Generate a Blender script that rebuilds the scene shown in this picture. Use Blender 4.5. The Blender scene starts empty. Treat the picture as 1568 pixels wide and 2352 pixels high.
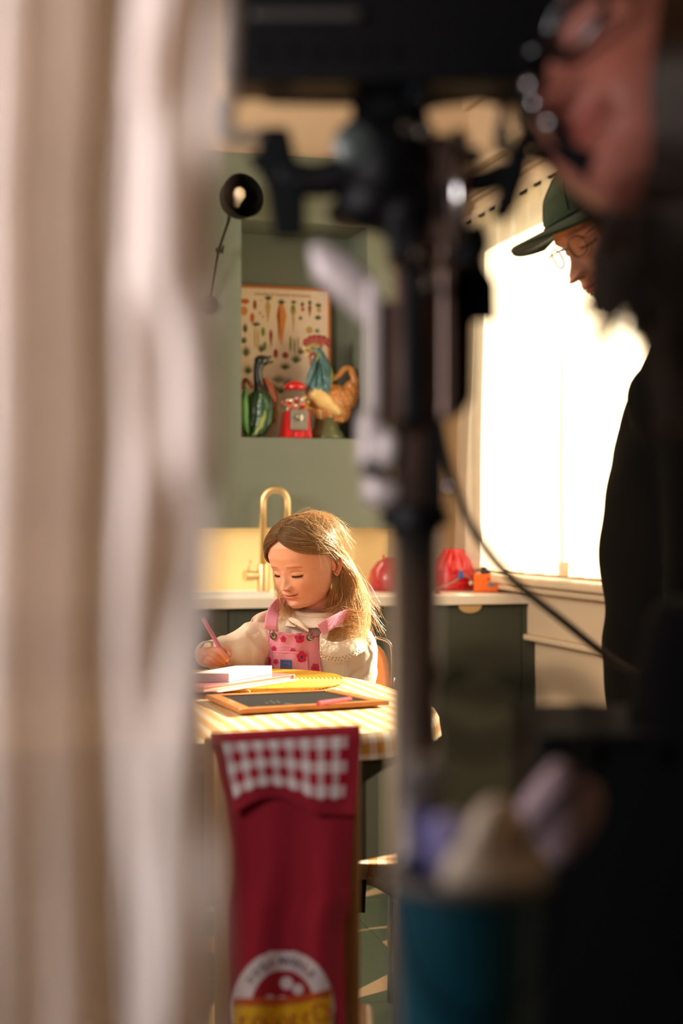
import bpy, bmesh, math, random
from math import sin, cos, pi, radians, sqrt
from mathutils import Vector, Matrix, noise as mnoise
random.seed(7)
SC = bpy.context.scene
COL = SC.collection

# ------------------------------------------------------------------ camera, light, exposure
F = 3267.0            # focal length in pixels of the 1568x2352 frame (50 mm lens, 36 mm tall frame)
CX, HY = 784.0, 1200.0
H = 1.166             # eye height of the camera above the floor
TH = radians(16.0)    # the room is turned by this much against the camera
CT, ST = cos(TH), sin(TH)
cam_d = bpy.data.cameras.new('camera')
cam_d.sensor_fit = 'VERTICAL'; cam_d.sensor_height = 36.0; cam_d.sensor_width = 24.0
cam_d.lens = F * 36.0 / 2352.0
cam_d.shift_y = (HY - 1176.0) / 2352.0
cam_d.clip_start = 0.05
cam_d.dof.use_dof = True
cam_d.dof.focus_distance = 3.02
cam_d.dof.aperture_fstop = 2.7
cam = bpy.data.objects.new('camera', cam_d); COL.objects.link(cam)
cam.location = (0, 0, H); cam.rotation_euler = (pi / 2, 0, 0)
SC.camera = cam

def P(px, py, d):
    return Vector(((px - CX) / F * d, d, H + (HY - py) / F * d))
def room(s, t, z=0.0):
    return Vector((s * CT - t * ST, s * ST + t * CT, z))
def onT(px, py, T):                      # pixel -> room (s,t,z) on the plane t=T
    a = (px - CX) / F; d = T / (CT - a * ST)
    return Vector((d * (a * CT + ST), T, H + (HY - py) / F * d))
def onS(px, py, S):
    a = (px - CX) / F; d = S / (a * CT + ST)
    return Vector((S, d * (CT - a * ST), H + (HY - py) / F * d))
def onZ(px, py, z):                      # pixel -> world point on the horizontal plane z
    d = (z - H) * F / (HY - py)
    return P(px, py, d)

SC.view_settings.view_transform = 'Standard'
SC.view_settings.look = 'None'
SC.view_settings.gamma = 1.0
SC.view_settings.use_curve_mapping = False
SC.view_settings.exposure = 0.0
w = bpy.data.worlds.new('daylight'); SC.world = w; w.use_nodes = True
nt = w.node_tree; nt.nodes.clear()
wo = nt.nodes.new('ShaderNodeOutputWorld'); wb = nt.nodes.new('ShaderNodeBackground')
wb.inputs[0].default_value = (1.0, 0.93, 0.82, 1); wb.inputs[1].default_value = 2.6
nt.links.new(wb.outputs[0], wo.inputs[0])

def lamp(name, kind, energy, color, loc, target=None, size=1.0, size_y=None, label=None):
    l = bpy.data.lights.new(name, kind); l.energy = energy; l.color = color
    if kind == 'AREA':
        l.size = size
        if size_y: l.shape = 'RECTANGLE'; l.size_y = size_y
    o = bpy.data.objects.new(name, l); COL.objects.link(o); o.location = loc
    if target is not None:
        o.rotation_euler = (Vector(target) - Vector(loc)).to_track_quat('-Z', 'Y').to_euler()
    return o
SUNDIR = Vector((0.76, 0.55, 0.43)).normalized()      # towards the sun
sun = lamp('sun', 'SUN', 19.0, (1.0, 0.83, 0.62), SUNDIR * 8, (0, 0, 0)); sun.data.angle = radians(1.2)
# portal over the window opening
pc = room(2.02, 3.6, 1.65)
portal = lamp('window_portal', 'AREA', 1.0, (1, 1, 1), pc, pc + Vector((-CT, -ST, 0)), 3.0, 1.4)
portal.data.cycles.is_portal = True
po2 = lamp('garden_portal', 'AREA', 1.0, (1, 1, 1), room(8, 4, 6), room(8, 4, 0), 11.0, 14.0)
po2.data.cycles.is_portal = True
# unseen fill lights, added to brighten the girl and the kitchen
lamp('girl_fill_light', 'AREA', 10.0, (1.0, 0.86, 0.72), (-1.35, 2.0, 1.95), (-0.1, 3.2, 1.0), 0.9)
lamp('kitchen_fill_light', 'AREA', 20.0, (1.0, 0.86, 0.70), room(-1.2, 3.0, 2.35), room(0.4, 4.9, 1.0), 0.8)

lamp('upper_wall_fill_light', 'AREA', 45.0, (1.0, 0.88, 0.74), room(-1.3, 3.2, 2.0), room(0.8, 5.1, 2.62), 0.7)  # unseen fill, added to brighten the wall above the green unit
sl = lamp('cloth_fill_spot', 'SPOT', 29.0, (1.0, 0.88, 0.80), (-0.75, -0.25, 1.28), (-0.14, 0.5, 1.31))  # unseen spot, added to brighten the white cloth at the left
sl.data.spot_size = radians(38); sl.data.spot_blend = 1.0; sl.data.shadow_soft_size = 0.12
lamp('rig_fill_light', 'AREA', 7.0, (0.95, 0.92, 1.0), (-0.6, 0.3, 1.4), (0.05, 0.92, 1.2), 0.3)  # unseen fill, added for the left edges of the rig

# ------------------------------------------------------------------ helpers
WM = {}
def thing(name, label, cat, loc=(0, 0, 0), rotz=0.0, group=None):
    o = bpy.data.objects.new(name, None); COL.objects.link(o)
    o.location = loc; o.rotation_euler = (0, 0, rotz); o.empty_display_size = 0.05
    WM[o.name] = Matrix.Translation(Vector(loc)) @ Matrix.Rotation(rotz, 4, 'Z')
    o['label'] = label; o['category'] = cat
    if group: o['group'] = group
    return o
def tag(o, label, cat, group=None, kind=None):
    o['label'] = label; o['category'] = cat
    if group: o['group'] = group
    if kind: o['kind'] = kind
    return o
def copy_tree(o, parent=None):
    c = o.copy(); COL.objects.link(c); c.parent = parent
    for ch in list(o.children): copy_tree(ch, c)
    return c

class MB:
    """collects shapes; build() links them as ONE mesh object"""
    def __init__(s, roomspace=False):
        s.v = []; s.f = []; s.m = []; s.uv = []; s.c = []; s.room = roomspace; s.hasuv = False; s.hasc = False
    def add(s, V, Fc, mi=0, uv=None, col=None):
        b = len(s.v); s.v += [Vector(p) for p in V]
        s.f += [tuple(i + b for i in f) for f in Fc]; s.m += [mi] * len(Fc)
        if uv: s.hasuv = True; s.uv += list(uv)
        else: s.uv += [(0, 0)] * len(V)
        if col is not None: s.hasc = True; s.c += (list(col) if isinstance(col, list) else [col] * len(V))
        else: s.c += [(1, 1, 1)] * len(V)
        return s
    def box(s, c, size, rot=None, mi=0, taper=1.0):
        c = Vector(c); hx, hy, hz = [q / 2 for q in size]
        V = []
        for z, k in ((-hz, 1.0), (hz, taper)):
            for x, y in ((-hx, -hy), (hx, -hy), (hx, hy), (-hx, hy)):
                p = Vector((x * k, y * k, z))
                if rot is not None: p = rot @ p
                V.append(c + p)
        return s.add(V, [(0, 3, 2, 1), (4, 5, 6, 7), (0, 1, 5, 4), (1, 2, 6, 5), (2, 3, 7, 6), (3, 0, 4, 7)], mi)
    def bx(s, x0, x1, y0, y1, z0, z1, mi=0):
        return s.box(((x0 + x1) / 2, (y0 + y1) / 2, (z0 + z1) / 2), (abs(x1 - x0), abs(y1 - y0), abs(z1 - z0)), None, mi)
    def tube(s, pts, r, n=10, caps=True, closed=False, mi=0, flat=1.0, up=None, col=None):
        pts = [Vector(p) for p in pts]; N = len(pts)
        R = r if isinstance(r, (list, tuple)) else [r] * N
        V = []; prev = None
        for i in range(N):
            if closed: t = pts[(i + 1) % N] - pts[i - 1]
            else: t = pts[min(i + 1, N - 1)] - pts[max(i - 1, 0)]
            if t.length < 1e-9: t = Vector((0, 0, 1))
            t.normalize()
            if prev is None:
                a = Vector(up) if up is not None else (Vector((0, 0, 1)) if abs(t.z) < 0.9 else Vector((0, 1, 0)))
                prev = a
            u = prev - t * prev.dot(t)
            if u.length < 1e-6: u = t.orthogonal()
            u.normalize(); prev = u; v = t.cross(u)
            for k in range(n):
                an = 2 * pi * k / n
                V.append(pts[i] + u * cos(an) * R[i] + v * sin(an) * R[i] * flat)
        Fc = []
        M = N if closed else N - 1
        for i in range(M):
            j = (i + 1) % N
            for k in range(n):
                l = (k + 1) % n
                Fc.append((i * n + k, i * n + l, j * n + l, j * n + k))
        if caps and not closed:
            Fc.append(tuple(range(n - 1, -1, -1))); Fc.append(tuple((N - 1) * n + k for k in range(n)))
        return s.add(V, Fc, mi, None, col)
    def lathe(s, prof, c=(0, 0, 0), rot=None, n=32, mi=0, sx=1.0, sy=1.0, col=None):
        c = Vector(c); V = []
        for r, z in prof:
            for k in range(n):
                a = 2 * pi * k / n
                p = Vector((r * cos(a) * sx, r * sin(a) * sy, z))
                if rot is not None: p = rot @ p
                V.append(c + p)
        Fc = []
        for i in range(len(prof) - 1):
            for k in range(n):
                l = (k + 1) % n
                Fc.append((i * n + k, i * n + l, (i + 1) * n + l, (i + 1) * n + k))
        if prof[0][0] > 1e-6: Fc.append(tuple(range(n - 1, -1, -1)))
        if prof[-1][0] > 1e-6: Fc.append(tuple((len(prof) - 1) * n + k for k in range(n)))
        return s.add(V, Fc, mi, None, col)
    def ell(s, c, r, rot=None, n=20, m=12, mi=0, col=None):
        if not isinstance(r, (tuple, list)): r = (r, r, r)
        prof = [(sin(pi * i / m), -cos(pi * i / m)) for i in range(m + 1)]
        c = Vector(c); V = []
        for q, z in prof[1:-1]:
            for k in range(n):
                a = 2 * pi * k / n
                p = Vector((q * cos(a) * r[0], q * sin(a) * r[1], z * r[2]))
                if rot is not None: p = rot @ p
                V.append(c + p)
        b = Vector((0, 0, -r[2])); t = Vector((0, 0, r[2]))
        if rot is not None: b = rot @ b; t = rot @ t
        V += [c + b, c + t]; nb = len(V) - 2; nt_ = len(V) - 1; Fc = []
        for i in range(m - 2):
            for k in range(n):
                l = (k + 1) % n
                Fc.append((i * n + k, i * n + l, (i + 1) * n + l, (i + 1) * n + k))
        for k in range(n):
            l = (k + 1) % n
            Fc.append((nb, l, k)); Fc.append((nt_, (m - 2) * n + k, (m - 2) * n + l))
        return s.add(V, Fc, mi, None, col)
    def grid(s, fn, nu, nv, mi=0, closeu=False, uvs=None, col=None):
        V = []; uv = []; C = []
        for j in range(nv + 1):
            for i in range(nu + (0 if closeu else 1)):
                u, v = i / nu, j / nv
                V.append(fn(u, v)); uv.append(uvs(u, v) if uvs else (u, v))
                if col: C.append(col(u, v))
        W = nu if closeu else nu + 1; Fc = []
        for j in range(nv):
            for i in range(nu):
                i2 = (i + 1) % W
                Fc.append((j * W + i, j * W + i2, (j + 1) * W + i2, (j + 1) * W + i))
        return s.add(V, Fc, mi, uv, C if col else None)
    def prism(s, poly, fr, th, mi=0):
        """poly 2D (u,v); fr(u,v,w) -> point; w from 0 to th"""
        n = len(poly)
        V = [fr(u, v, 0) for u, v in poly] + [fr(u, v, th) for u, v in poly]
        Fc = [tuple(range(n - 1, -1, -1)), tuple(range(n, 2 * n))]
        for i in range(n):
            j = (i + 1) % n; Fc.append((i, j, j + n, i + n))
        return s.add(V, Fc, mi)
    def blob(s, voxel, smooth=6, it_lambda=0.5):
        """fuses everything collected so far into one continuous skin"""
        me = bpy.data.meshes.new('tmp'); me.from_pydata([tuple(p) for p in s.v], [], s.f)
        bm = bmesh.new(); bm.from_mesh(me); bmesh.ops.recalc_face_normals(bm, faces=bm.faces); bm.to_mesh(me); bm.free()
        o = bpy.data.objects.new('tmp', me); COL.objects.link(o)
        r = o.modifiers.new('r', 'REMESH'); r.mode = 'VOXEL'; r.voxel_size = voxel
        if smooth:
            q = o.modifiers.new('s', 'SMOOTH'); q.iterations = smooth; q.factor = it_lambda
        dg = bpy.context.evaluated_depsgraph_get(); e = o.evaluated_get(dg); em = e.to_mesh()
        V = [p.co.copy() for p in em.vertices]; Fc = [tuple(p.vertices) for p in em.polygons]
        e.to_mesh_clear(); bpy.data.objects.remove(o); bpy.data.meshes.remove(me)
        q = MB(s.room); q.add(V, Fc); return q
    def warp(s, fn):
        s.v = [fn(p) for p in s.v]; return s
    def build(s, name, mats, parent=None, smooth=False, bevel=0.0, solid=0.0, sub=0, auto=None, segs=2, fix=True):
        V = [room(p.x, p.y, p.z) for p in s.v] if s.room else s.v
        if parent is not None:
            inv = WM[parent.name].inverted(); V = [inv @ p for p in V]; loc = None
        else:
            xs = [p.x for p in V]; ys = [p.y for p in V]; zs = [p.z for p in V]
            loc = Vector(((min(xs) + max(xs)) / 2, (min(ys) + max(ys)) / 2, min(zs))); V = [p - loc for p in V]
        me = bpy.data.meshes.new(name); me.from_pydata([tuple(p) for p in V], [], s.f)
        if not isinstance(mats, (list, tuple)): mats = [mats]
        for m in mats: me.materials.append(m)
        if len(mats) > 1: me.polygons.foreach_set('material_index', s.m)
        if s.hasuv:
            l = me.uv_layers.new(name='UVMap'); vi = [0] * len(me.loops); me.loops.foreach_get('vertex_index', vi)
            fl = []
            for i in vi: fl += [s.uv[i][0], s.uv[i][1]]
            l.data.foreach_set('uv', fl)
        if s.hasc:
            a = me.color_attributes.new('Col', 'FLOAT_COLOR', 'POINT'); fl = []
            for c in s.c: fl += [c[0], c[1], c[2], 1.0]
            a.data.foreach_set('color', fl)
        if fix:
            bm = bmesh.new(); bm.from_mesh(me); bmesh.ops.recalc_face_normals(bm, faces=bm.faces); bm.to_mesh(me); bm.free()
        if smooth: me.polygons.foreach_set('use_smooth', [True] * len(me.polygons))
        if auto is not None:
            me.polygons.foreach_set('use_smooth', [True] * len(me.polygons))
            me.set_sharp_from_angle(angle=radians(auto))
        me.update()
        o = bpy.data.objects.new(name, me); COL.objects.link(o)
        if parent is not None: o.parent = parent; WM[o.name] = WM[parent.name].copy()
        else: o.location = loc; WM[o.name] = Matrix.Translation(loc)
        if solid: q = o.modifiers.new('Solidify', 'SOLIDIFY'); q.thickness = solid; q.offset = 0
        if bevel: q = o.modifiers.new('Bevel', 'BEVEL'); q.width = bevel; q.segments = segs; q.limit_method = 'ANGLE'
        if sub: q = o.modifiers.new('Subdivision', 'SUBSURF'); q.levels = sub; q.render_levels = sub
        return o

def bez(pts, n):
    """Catmull-Rom through pts"""
    pts = [Vector(p) for p in pts]; out = []
    E = [pts[0] * 2 - pts[1]] + pts + [pts[-1] * 2 - pts[-2]]
    for i in range(1, len(E) - 2):
        for k in range(n):
            t = k / n; a, b, c, d = E[i - 1], E[i], E[i + 1], E[i + 2]
            out.append(0.5 * ((2 * b) + (c - a) * t + (2 * a - 5 * b + 4 * c - d) * t * t + (3 * b - a - 3 * c + d) * t ** 3))
    out.append(pts[-1]); return out
def lerp_tab(tab, x):
    if x <= tab[0][0]: return tab[0][1]
    for (a, p), (b, q) in zip(tab, tab[1:]):
        if x <= b:
            t = (x - a) / (b - a); t = t * t * (3 - 2 * t) * 0.4 + t * 0.6
            return p + (q - p) * t
    return tab[-1][1]
def rotm(rx=0, ry=0, rz=0):
    return Matrix.Rotation(rz, 3, 'Z') @ Matrix.Rotation(ry, 3, 'Y') @ Matrix.Rotation(rx, 3, 'X')
def align(z, x=None):
    z = Vector(z).normalized(); x = Vector(x) if x is not None else z.orthogonal()
    x = (x - z * x.dot(z)).normalized(); y = z.cross(x)
    return Matrix((x, y, z)).transposed()

# ------------------------------------------------------------------ materials
def lin(h):
    if isinstance(h, str):
        h = h.lstrip('#'); c = [int(h[i:i + 2], 16) / 255 for i in (0, 2, 4)]
        return tuple(((x / 12.92) if x <= 0.04045 else ((x + 0.055) / 1.055) ** 2.4) for x in c)
    return tuple(h)
def newmat(name):
    m = bpy.data.materials.new(name); m.use_nodes = True; nt = m.node_tree
    return m, nt, nt.nodes['Principled BSDF'], nt.nodes['Material Output']
def mat(name, color, rough=0.6, metal=0.0, var=0.12, scale=30.0, bump=0.0, bscale=200.0, spec=0.5, sheen=0.0, sss=0.0, trans=0.0, stretch=None, coat=0.0, vcol=False, alpha=1.0):
    m, nt, b, out = newmat(name); L = nt.links; c = lin(color)
    tc = nt.nodes.new('ShaderNodeTexCoord'); mp = nt.nodes.new('ShaderNodeMapping')
    L.new(tc.outputs['Object'], mp.inputs[0])
    if stretch: mp.inputs['Scale'].default_value = stretch
    n = nt.nodes.new('ShaderNodeTexNoise'); n.inputs['Scale'].default_value = scale; n.inputs['Detail'].default_value = 4
    L.new(mp.outputs[0], n.inputs['Vector'])
    mx = nt.nodes.new('ShaderNodeMix'); mx.data_type = 'RGBA'
    mx.inputs[6].default_value = (*[x * (1 - var) for x in c], 1); mx.inputs[7].default_value = (*[min(1, x * (1 + var)) for x in c], 1)
    L.new(n.outputs['Fac'], mx.inputs[0]); src = mx.outputs[2]
    if vcol:
        at = nt.nodes.new('ShaderNodeVertexColor'); at.layer_name = 'Col'
        mu = nt.nodes.new('ShaderNodeMix'); mu.data_type = 'RGBA'; mu.blend_type = 'MULTIPLY'; mu.inputs[0].default_value = 1
        L.new(src, mu.inputs[6]); L.new(at.outputs[0], mu.inputs[7]); src = mu.outputs[2]
    L.new(src, b.inputs['Base Color'])
    b.inputs['Roughness'].default_value = rough; b.inputs['Metallic'].default_value = metal
    b.inputs['Specular IOR Level'].default_value = spec
    if sheen: b.inputs['Sheen Weight'].default_value = sheen
    if coat: b.inputs['Coat Weight'].default_value = coat; b.inputs['Coat Roughness'].default_value = 0.08
    if sss:
        b.inputs['Subsurface Weight'].default_value = sss; b.inputs['Subsurface Radius'].default_value = (0.012, 0.005, 0.003); b.inputs['Subsurface Scale'].default_value = 1.0
    if trans: b.inputs['Transmission Weight'].default_value = trans
    if bump:
        n2 = nt.nodes.new('ShaderNodeTexNoise'); n2.inputs['Scale'].default_value = bscale; n2.inputs['Detail'].default_value = 3
        L.new(mp.outputs[0], n2.inputs['Vector'])
        bp = nt.nodes.new('ShaderNodeBump'); bp.inputs['Strength'].default_value = bump; bp.inputs['Distance'].default_value = 0.002
        L.new(n2.outputs['Fac'], bp.inputs['Height']); L.new(bp.outputs[0], b.inputs['Normal'])
    return m
def sheer(name, color, transp=0.4, transl=0.6, weave=0.15, scale=400.0, uvw=False):
    """thin cloth: part of the light goes straight through the weave, part is scattered"""
    m, nt, b, out = newmat(name); L = nt.links; nt.nodes.remove(b); c = lin(color)
    tr = nt.nodes.new('ShaderNodeBsdfTransparent'); tl = nt.nodes.new('ShaderNodeBsdfTranslucent'); df = nt.nodes.new('ShaderNodeBsdfDiffuse')
    tr.inputs[0].default_value = (1, 0.97, 0.93, 1)
    tc = nt.nodes.new('ShaderNodeTexCoord'); n = nt.nodes.new('ShaderNodeTexNoise'); n.inputs['Scale'].default_value = 22.0; n.inputs['Detail'].default_value = 6
    L.new(tc.outputs['Object'], n.inputs['Vector'])
    mx = nt.nodes.new('ShaderNodeMix'); mx.data_type = 'RGBA'
    mx.inputs[6].default_value = (*[x * 0.9 for x in c], 1); mx.inputs[7].default_value = (*[min(1, x * 1.08) for x in c], 1)
    L.new(n.outputs['Fac'], mx.inputs[0]); L.new(mx.outputs[2], df.inputs[0]); L.new(mx.outputs[2], tl.inputs[0])
    a = nt.nodes.new('ShaderNodeMixShader'); a.inputs[0].default_value = transl; L.new(df.outputs[0], a.inputs[1]); L.new(tl.outputs[0], a.inputs[2])
    b2 = nt.nodes.new('ShaderNodeMixShader'); L.new(a.outputs[0], b2.inputs[1]); L.new(tr.outputs[0], b2.inputs[2])
    mr = nt.nodes.new('ShaderNodeMapRange'); mr.inputs[3].default_value = transp - weave; mr.inputs[4].default_value = transp + weave
    n2 = nt.nodes.new('ShaderNodeTexNoise'); n2.inputs['Scale'].default_value = scale; L.new(tc.outputs['Object'], n2.inputs['Vector'])
    L.new(n2.outputs['Fac'], mr.inputs[0]); L.new(mr.outputs[0], b2.inputs[0]); L.new(b2.outputs[0], out.inputs[0])
    return m
def gingham(name, c1, c0, nu, nv, rough=0.85, bump=0.25, border=None, transl=0.0):
    """two crossed stripe sets: light, half and full squares, from the cloth's own UV"""
    m, nt, b, out = newmat(name); L = nt.links; c1 = lin(c1); c0 = lin(c0)
    tc = nt.nodes.new('ShaderNodeTexCoord'); sp = nt.nodes.new('ShaderNodeSeparateXYZ'); L.new(tc.outputs['UV'], sp.inputs[0])
    def stripe(sock, k):
        a = nt.nodes.new('ShaderNodeMath'); a.operation = 'MULTIPLY'; a.inputs[1].default_value = k; L.new(sock, a.inputs[0])
        f = nt.nodes.new('ShaderNodeMath'); f.operation = 'FRACT'; L.new(a.outputs[0], f.inputs[0])
        g = nt.nodes.new('ShaderNodeMath'); g.operation = 'GREATER_THAN'; g.inputs[1].default_value = 0.5; L.new(f.outputs[0], g.inputs[0])
        return g.outputs[0]
    s1 = stripe(sp.outputs[0], nu); s2 = stripe(sp.outputs[1], nv)
    ad = nt.nodes.new('ShaderNodeMath'); ad.operation = 'ADD'; L.new(s1, ad.inputs[0]); L.new(s2, ad.inputs[1])
    hf = nt.nodes.new('ShaderNodeMath'); hf.operation = 'MULTIPLY'; hf.inputs[1].default_value = 0.5; L.new(ad.outputs[0], hf.inputs[0])
    mx = nt.nodes.new('ShaderNodeMix'); mx.data_type = 'RGBA'; mx.inputs[6].default_value = (*c0, 1); mx.inputs[7].default_value = (*c1, 1)
    L.new(hf.outputs[0], mx.inputs[0]); L.new(mx.outputs[2], b.inputs['Base Color'])
    b.inputs['Roughness'].default_value = rough; b.inputs['Specular IOR Level'].default_value = 0.2
    n2 = nt.nodes.new('ShaderNodeTexNoise'); n2.inputs['Scale'].default_value = 350; L.new(tc.outputs['Object'], n2.inputs['Vector'])
    bp = nt.nodes.new('ShaderNodeBump'); bp.inputs['Strength'].default_value = bump; bp.inputs['Distance'].default_value = 0.002
    L.new(n2.outputs['Fac'], bp.inputs['Height']); L.new(bp.outputs[0], b.inputs['Normal'])
    return m
def wood(name, c, dark=0.6, rough=0.45, stretch=(2, 40, 40), coat=0.15):
    m, nt, b, out = newmat(name); L = nt.links; c = lin(c)
    tc = nt.nodes.new('ShaderNodeTexCoord'); mp = nt.nodes.new('ShaderNodeMapping'); mp.inputs['Scale'].default_value = stretch
    L.new(tc.outputs['Object'], mp.inputs[0]); n = nt.nodes.new('ShaderNodeTexNoise'); n.inputs['Scale'].default_value = 3; n.inputs['Detail'].default_value = 6
    L.new(mp.outputs[0], n.inputs['Vector']); mx = nt.nodes.new('ShaderNodeMix'); mx.data_type = 'RGBA'
    mx.inputs[6].default_value = (*[x * dark for x in c], 1); mx.inputs[7].default_value = (*[min(1, x * 1.15) for x in c], 1)
    L.new(n.outputs['Fac'], mx.inputs[0]); L.new(mx.outputs[2], b.inputs['Base Color']); b.inputs['Roughness'].default_value = rough
    b.inputs['Coat Weight'].default_value = coat
    return m
def glass(name, color=(1, 1, 1), rough=0.0, tr=0.85):
    """thin clear pane: mostly straight through, a little mirror"""
    m, nt, b, out = newmat(name); L = nt.links; nt.nodes.remove(b)
    t = nt.nodes.new('ShaderNodeBsdfTransparent'); t.inputs[0].default_value = (*color, 1)
    g = nt.nodes.new('ShaderNodeBsdfGlossy'); g.inputs['Roughness'].default_value = max(rough, 0.02)
    fr = nt.nodes.new('ShaderNodeFresnel'); fr.inputs[0].default_value = 1.42
    ge = nt.nodes.new('ShaderNodeNewGeometry'); iv = nt.nodes.new('ShaderNodeMath'); iv.operation = 'SUBTRACT'; iv.inputs[0].default_value = 1.0; L.new(ge.outputs['Backfacing'], iv.inputs[1])
    mu = nt.nodes.new('ShaderNodeMath'); mu.operation = 'MULTIPLY'; L.new(fr.outputs[0], mu.inputs[0]); L.new(iv.outputs[0], mu.inputs[1])
    mx = nt.nodes.new('ShaderNodeMixShader'); L.new(mu.outputs[0], mx.inputs[0]); L.new(t.outputs[0], mx.inputs[1]); L.new(g.outputs[0], mx.inputs[2]); L.new(mx.outputs[0], out.inputs[0])
    return m

M = {}
M['wall'] = mat('beige_wall_paint', '#d8c0a2', 0.8, var=0.04, scale=4, bump=0.05, bscale=300)
M['ceil'] = mat('ceiling_paint', '#dcc6aa', 0.85, var=0.03, scale=4)
M['trim'] = mat('cream_trim_paint', '#ddc6a8', 0.5, var=0.04, scale=6)
M['green'] = mat('sage_green_paint', '#6d7568', 0.45, var=0.06, scale=6, bump=0.03, bscale=400)
M['dkgreen'] = mat('dark_green_cabinet_paint', '#3d4338', 0.5, var=0.06, scale=6, bump=0.03, bscale=400)
M['counter'] = mat('pale_stone_worktop', '#e8dccb', 0.35, var=0.05, scale=60)
M['brass'] = mat('brushed_brass', '#e6cb98', 0.38, 1.0, var=0.10, scale=300, bump=0.15, bscale=500)
M['brassp'] = mat('brass_sheet', '#f8dca4', 0.5, 0.5, var=0.12, scale=220, bump=0.12, bscale=700)
M['black'] = mat('black_plastic', '#070708', 0.5, var=0.2, bump=0.05)
M['blackm'] = mat('black_anodised_metal', '#060607', 0.5, 0.0, var=0.2, spec=0.15)
M['chrome'] = mat('chrome', '#c9c6c2', 0.18, 1.0, var=0.03)
M['steel'] = mat('satin_steel', '#857d76', 0.36, 1.0, var=0.1, scale=80, stretch=(1, 1, 0.1))
M['red'] = mat('glossy_red', '#c4141c', 0.2, var=0.05, coat=0.6)
M['white'] = mat('white_paint', '#efe9e0', 0.5, var=0.03)
M['orange'] = mat('orange_plastic', '#ee6a14', 0.4, var=0.04)

# ================================================================== THE ROOM
SW, TW = 1.98, 5.13          # window wall (s), back wall (t)
CEIL = 2.85
def struct(mb, name, m, parent=None, **k):
    o = mb.build(name, m, parent, **k)
    if parent is None: o['kind'] = 'structure'
    return o
# --- floor with cement tiles
fl = struct(MB(True).bx(-3.2, SW + .1, -2.2, TW + .1, -0.06, -0.012), 'floor', mat('grey_screed', '#4f5246', 0.8))
def tile_mat(kind):
    m, nt, b, out = newmat('cement_tile_' + kind); L = nt.links
    tc = nt.nodes.new('ShaderNodeTexCoord'); sp = nt.nodes.new('ShaderNodeSeparateXYZ'); L.new(tc.outputs['UV'], sp.inputs[0])
    def mth(op, a, b_=None, c=None):
        q = nt.nodes.new('ShaderNodeMath'); q.operation = op
        for i, x in enumerate((a, b_, c)):
            if x is None: continue
            if isinstance(x, (int, float)): q.inputs[i].default_value = x
            else: L.new(x, q.inputs[i])
        return q.outputs[0]
    u, v = sp.outputs[0], sp.outputs[1]
    if kind == 'arc':      # green quarter disc on cream
        r = mth('SQRT', mth('ADD', mth('MULTIPLY', u, u), mth('MULTIPLY', v, v))); fac = mth('GREATER_THAN', r, 0.97)
    else:                  # cream wedge from one corner across the green
        fac = mth('MULTIPLY', mth('GREATER_THAN', v, mth('MULTIPLY', u, 0.42)), mth('LESS_THAN', v, mth('MULTIPLY', u, 0.86)))
    n = nt.nodes.new('ShaderNodeTexNoise'); n.inputs['Scale'].default_value = 40; L.new(tc.outputs['Object'], n.inputs[0])
    mx = nt.nodes.new('ShaderNodeMix'); mx.data_type = 'RGBA'; L.new(fac, mx.inputs[0])
    mx.inputs[6].default_value = (*lin('#5b6a58'), 1); mx.inputs[7].default_value = (*lin('#d3b793'), 1)
    m2 = nt.nodes.new('ShaderNodeMix'); m2.data_type = 'RGBA'; m2.blend_type = 'MULTIPLY'; m2.inputs[0].default_value = 0.35
    L.new(mx.outputs[2], m2.inputs[6]); L.new(n.outputs['Color'], m2.inputs[7]); L.new(m2.outputs[2], b.inputs['Base Color'])
    b.inputs['Roughness'].default_value = 0.5
    return m
TS = 0.3
tiles = {}
TM = {'arc': tile_mat('arc'), 'wedge': tile_mat('wedge')}
def tile_mesh(kind):
    g = 0.0012; a = TS / 2 - g; z0, z1, b = -0.012, 0.0, 0.0012
    V = [(-a, -a, z0), (a, -a, z0), (a, a, z0), (-a, a, z0), (-a, -a, z1 - b), (a, -a, z1 - b), (a, a, z1 - b), (-a, a, z1 - b),
         (-a + b, -a + b, z1), (a - b, -a + b, z1), (a - b, a - b, z1), (-a + b, a - b, z1)]
    Fc = [(8, 9, 10, 11)] + [(i, (i + 1) % 4, (i + 1) % 4 + 4, i + 4) for i in range(4)] + [(i + 4, (i + 1) % 4 + 4, (i + 1) % 4 + 8, i + 8) for i in range(4)]
    me = bpy.data.meshes.new('tile'); me.from_pydata(V, [], Fc); me.materials.append(TM[kind])
    l = me.uv_layers.new(name='UVMap')
    for lp in me.loops:
        p = V[lp.vertex_index]; l.data[lp.index].uv = ((p[0] + TS / 2) / TS, (p[1] + TS / 2) / TS)
    return me
tm = {k: tile_mesh(k) for k in TM}
fi = WM[fl.name].inverted()
k0 = 0
for i in range(-2, 7):
    for j in range(6, 17):
        kind = 'arc' if (i + j) % 2 else 'wedge'
        o = bpy.data.objects.new('tile', tm[kind]); COL.objects.link(o); o.parent = fl
        p = room((i + 0.5) * TS, (j + 0.5) * TS, 0); p = fi @ p
        o.location = p; o.rotation_euler = (0, 0, TH + pi / 2 * ((i // 2 + j) % 4)); k0 += 1
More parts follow.
